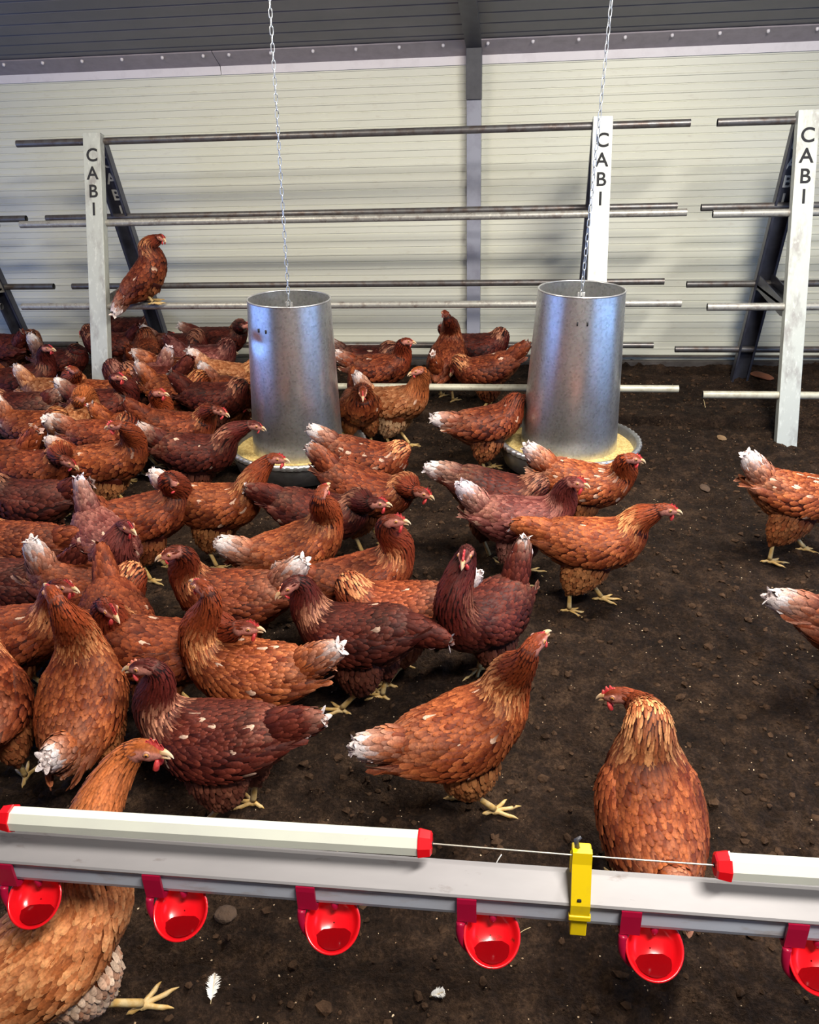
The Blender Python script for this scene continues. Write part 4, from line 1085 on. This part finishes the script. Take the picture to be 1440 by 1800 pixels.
far((420, 690), (450, 720), -20, 'dim brown hen with cream tail against the dented feeder', 'red', white=.9, tail=30, gpitch=-60)
far((62, 822), (120, 812), 5, 'brown hen in shade at the left edge, behind the dark bulky one', 'red', white=.1, gpitch=-40)
far((-12, 802), (-25, 765), 180, 'mottled tan hen cut by the left edge, third row', 'red', white=.2)
far((46, 880), (-30, 880), 182, 'bulky very dark hen at the left edge with two pale shanks below', 'dark', white=.1, tail=5, gpitch=-30)
# --- middle rows
far((196, 812), (203, 748), 8, 'bright orange hen looking back left over its body, white tail, mid left crowd', 'ginger', gaze=186, gpitch=-12, comb=.7, white=.8, tail=20, pitch=14, necklen=.13, spots=.06, hackle=.3, fluff=.9)
far((352, 796), (448, 748), 4, 'deep mahogany hen reaching right to the dented feeder, feathers white at the tail', 'dark', gpitch=-22, comb=.2, white=.8, tail=24, pitch=4, spots=.04)
far((262, 905), (303, 848), 22, 'dark-necked hen bowing behind the tan hen, pale streaks at its neck base', 'red', gaze=60, gpitch=-60, white=.0, pitch=14, hackle=.7, necklen=.11)
far((388, 892), (486, 806), 3, 'tan-orange hen with a spread pale tail, head up at the dented feeder pan', 'ginger', gaze=-6, comb=.7, white=.9, tail=30, spots=.07, pitch=8, fluff=1.)
far((186, 962), (224, 926), -48, 'plum hen with tall mottled pink and white tail, head turned to the viewer', 'pink', gaze=-36, comb=.6, white=.8, tail=66, pitch=-4, necklen=.09, spots=.06)
far((28, 955), (-30, 960), 178, 'rusty hen at the left edge with a pale patch under its tail', 'red', white=.1, tail=-10, fluff=1.)
far((30, 1022), (-25, 1050), 182, 'dark hen lying low at the left edge beneath the rusty one', 'dark', white=.0, gpitch=-30)
far((165, 1034), (228, 1028), 4, 'hen with a gold-streaked neck and a single white tail feather, red comb forward', 'red', gpitch=-6, comb=.9, white=1, tail=70, pitch=-2, tlen=.07, hackle=1.2, necklen=.10)
far((200, 1096), (192, 1070), -62, 'small-looking brown hen with red comb facing the viewer between two others', 'red', gaze=-38, gpitch=-20, comb=1., white=0, necklen=.10)
far((30, 1112), (112, 1030), 12, 'hen at the left edge with a fan of pale neck feathers and rosy head', 'red', gaze=-12, comb=.7, white=0, hackle=1.6, necklen=.14)
far((142, 1225), (92, 1044), 100, 'big orange-brown hen seen from behind with a white tail rosette, left foreground', 'ginger', pitch=36, gaze=140, gpitch=10, comb=.2, white=.9, tail=-18, necklen=.175, hackle=.8, spots=.0, tlen=.07)
far((-30, 1230), (-60, 1100), 118, 'brown hen cut by the left edge beside the big rear-facing one', 'red', white=.7, tail=-20, fluff=.7)
far((402, 1048), (302, 972), 182, 'hen with a mahogany neck, cream beak facing left, white-tipped tail, centre left', 'red', gaze=212, gpitch=-10, comb=.1, combpale=True, white=.9, tail=28, pitch=8, necklen=.15)
far((432, 1178), (356, 1032), 176, 'golden-necked hen turning its face away, white feather at its tail, centre left', 'ginger', gaze=150, gpitch=5, comb=.2, white=.75, tail=14, pitch=10, necklen=.17, hackle=1.2, spots=.03)
far((298, 1142), (432, 1103), 4, 'plain brown hen stretched low between the golden-necked one and the crowd', 'red', gpitch=-8, comb=.8, white=.4, tail=14, pitch=0, necklen=.17, hackle=.1)
far((372, 1292), (252, 1172), 176, 'large mahogany hen facing left with a peach comb and shaggy neck, left foreground', 'dark', gaze=186, gpitch=-8, comb=.45, combpale=True, white=.45, tail=8, pitch=2, hackle=1.5, fluff=.9, feet=W3, necklen=.14, spots=.03)
far((100, 1640), (256, 1318), 46, 'nearest hen, orange, its neck behind the pipe and red-combed head turned right', 'amber', gaze=-4, gpitch=-6, comb=1., white=.8, tail=-20, pitch=34, necklen=.19, hackle=.5, fluff=.9, feet=((.02, 0), (.085, .0)), spots=0)
def mid(*a, **k): k.setdefault('group', B_); return hen(*a, **k)
mid((524, 962), (566, 864), 24, 'orange hen with back turned, long streaked neck and a round white tail, centre', 'ginger', gaze=70, gpitch=12, comb=.15, white=1, tail=2, pitch=20, necklen=.16, hackle=1.1, tlen=.075)
mid((640, 1012), (692, 915), 18, 'chestnut hen upright facing right in the centre, pale streaks on its breast side', 'red', gaze=-2, gpitch=-4, comb=.8, white=.5, tail=4, pitch=16, necklen=.15, hackle=1.4)
mid((622, 1105), (508, 1030), 168, 'dark mahogany hen bending its cream beak left, centre, white feather on its wing', 'dark', gaze=218, gpitch=-28, comb=.2, combpale=True, white=.2, tail=-18, pitch=-2, necklen=.125, hackle=1.2, feet=W3)
mid((690, 1062), (600, 1035), 186, 'rust hen mostly hidden behind the dark mahogany one, fluffy white tail out right', 'red', white=1, tail=22, gpitch=-30)
mid((568, 905), (664, 884), 2, 'reddish hen hurrying right behind the chestnut one, gold patch at its neck base', 'dark', gpitch=-8, comb=.9, white=.4, tail=12, pitch=-2, hackle=1.1)
mid((652, 862), (742, 866), -8, 'hen lowering its red-combed head right of the dented feeder, tail up', 'red', gpitch=-24, comb=1., white=.6, tail=42, pitch=-8, necklen=.13)
mid((650, 800), (705, 812), 5, 'hen with its head tucked down before the dented feeder pan, white tail at left', 'red', gaze=50, gpitch=-70, white=1, tail=32, pitch=-6, necklen=.10, spots=.08)
mid((700, 705), (733, 652), -12, 'pale golden hen standing tall between the two feeders, one yellow foot forward', 'pale', gaze=206, gpitch=-16, comb=.05, combpale=True, white=.9, tail=34, pitch=16, necklen=.12, spots=.05, fluff=1., hackle=.3, feet=((.03, 0), (-.03, 0)))
mid((633, 710), (638, 690), -72, 'small orange hen facing the viewer beside the dented feeder pan', 'ginger', gaze=-82, gpitch=-28, comb=.3, white=0, necklen=.10, pitch=16, hackle=.8)
mid((652, 634), (702, 640), 2, 'dark hen with a white tail in the farthest row between the feeders', 'dark', white=.9, tail=20, gpitch=-20)
mid((672, 652), (716, 600), 6, 'dark brown hen with head raised right in the far row, pale tail pointing left', 'red', gaze=-4, comb=.1, white=.8, tail=12, pitch=10, necklen=.14, hackle=.3)
mid((786, 632), (783, 552), 74, 'tall hen stretching its neck up in front of the cream wall, seen from behind', 'red', gaze=120, gpitch=5, comb=.1, white=.4, tail=10, pitch=38, necklen=.19, hackle=.4)
mid((850, 654), (800, 648), 184, 'hen pointing its head left under the rack bar, golden neck, ruffled tail', 'red', gaze=205, gpitch=-50, comb=.2, white=.3, tail=34, pitch=-4, necklen=.10, hackle=1.3)
mid((846, 612), (876, 612), 8, 'dark hen in the farthest row left of the right feeder', 'dark', white=.1, gpitch=-20)
mid((862, 738), (922, 700), 22, 'rust hen stepping behind the right feeder, white tail and one yellow foot showing', 'red', gaze=30, gpitch=0, comb=.3, white=.9, tail=-6, pitch=12, hackle=.1, fluff=.8)
mid((1034, 850), (1112, 806), 0, 'mottled orange hen in front of the right feeder pan, tail up at left', 'ginger', gpitch=-14, comb=.6, white=.9, tail=36, pitch=-2, necklen=.12, spots=.08)
mid((880, 870), (950, 884), -4, 'dark hen with forked pink-white tail, partly hidden below the right feeder', 'dark', white=1, tail=8, gpitch=-40, pitch=-4)
mid((925, 912), (1012, 848), 6, 'plum-brown hen with red comb below the right feeder, white tail blob', 'pink', gaze=-18, comb=1., white=1, tail=34, pitch=4, hackle=.9)
mid((1050, 950), (1172, 896), 2, 'orange-brown hen in profile facing right on open soil below the right feeder', 'ginger', gaze=-4, gpitch=-8, comb=.6, white=.3, tail=-4, pitch=8, necklen=.14, hackle=1., fluff=1., feet=((.03, -.01), (-.075, .0)))
mid((845, 1080), (818, 975), 232, 'dark red hen walking toward the viewer, tail fanned up with a white tip', 'dark', gaze=262, gpitch=-16, comb=.9, white=.5, tail=52, pitch=10, necklen=.155, hackle=.4, tlen=.10, feet=((.03, .0), (-.045, .0)), spots=.03)
mid((818, 1278), (942, 1130), 28, 'large tawny hen stretching its neck away to the upper right, fluffy white tail', 'ginger', gaze=48, gpitch=14, comb=.15, white=.9, tail=-12, pitch=18, necklen=.18, hackle=1.3, fluff=1., feet=((-.02, -.01), (.05, .0)), spots=.025, tlen=.075)
mid((1146, 1410), (1086, 1222), 97, 'large copper hen seen from behind at lower right, pale-laced neck, red comb left', 'ginger', gaze=172, gpitch=-16, comb=.9, white=.8, tail=-22, pitch=36, necklen=.18, hackle=1.8, spots=0, tlen=.07)
mid((1414, 872), (1520, 830), 4, 'copper hen striding out of frame at the right edge, both yellow feet in view', 'ginger', comb=.5, white=1, tail=44, pitch=-2, spots=.06, feet=((.05, 0), (-.09, 0)))
mid((1535, 1100), (1620, 1100), -4, 'rust hen cut by the right edge, flat white tail feather showing', 'red', white=1, tail=4, pitch=4, spots=.04)
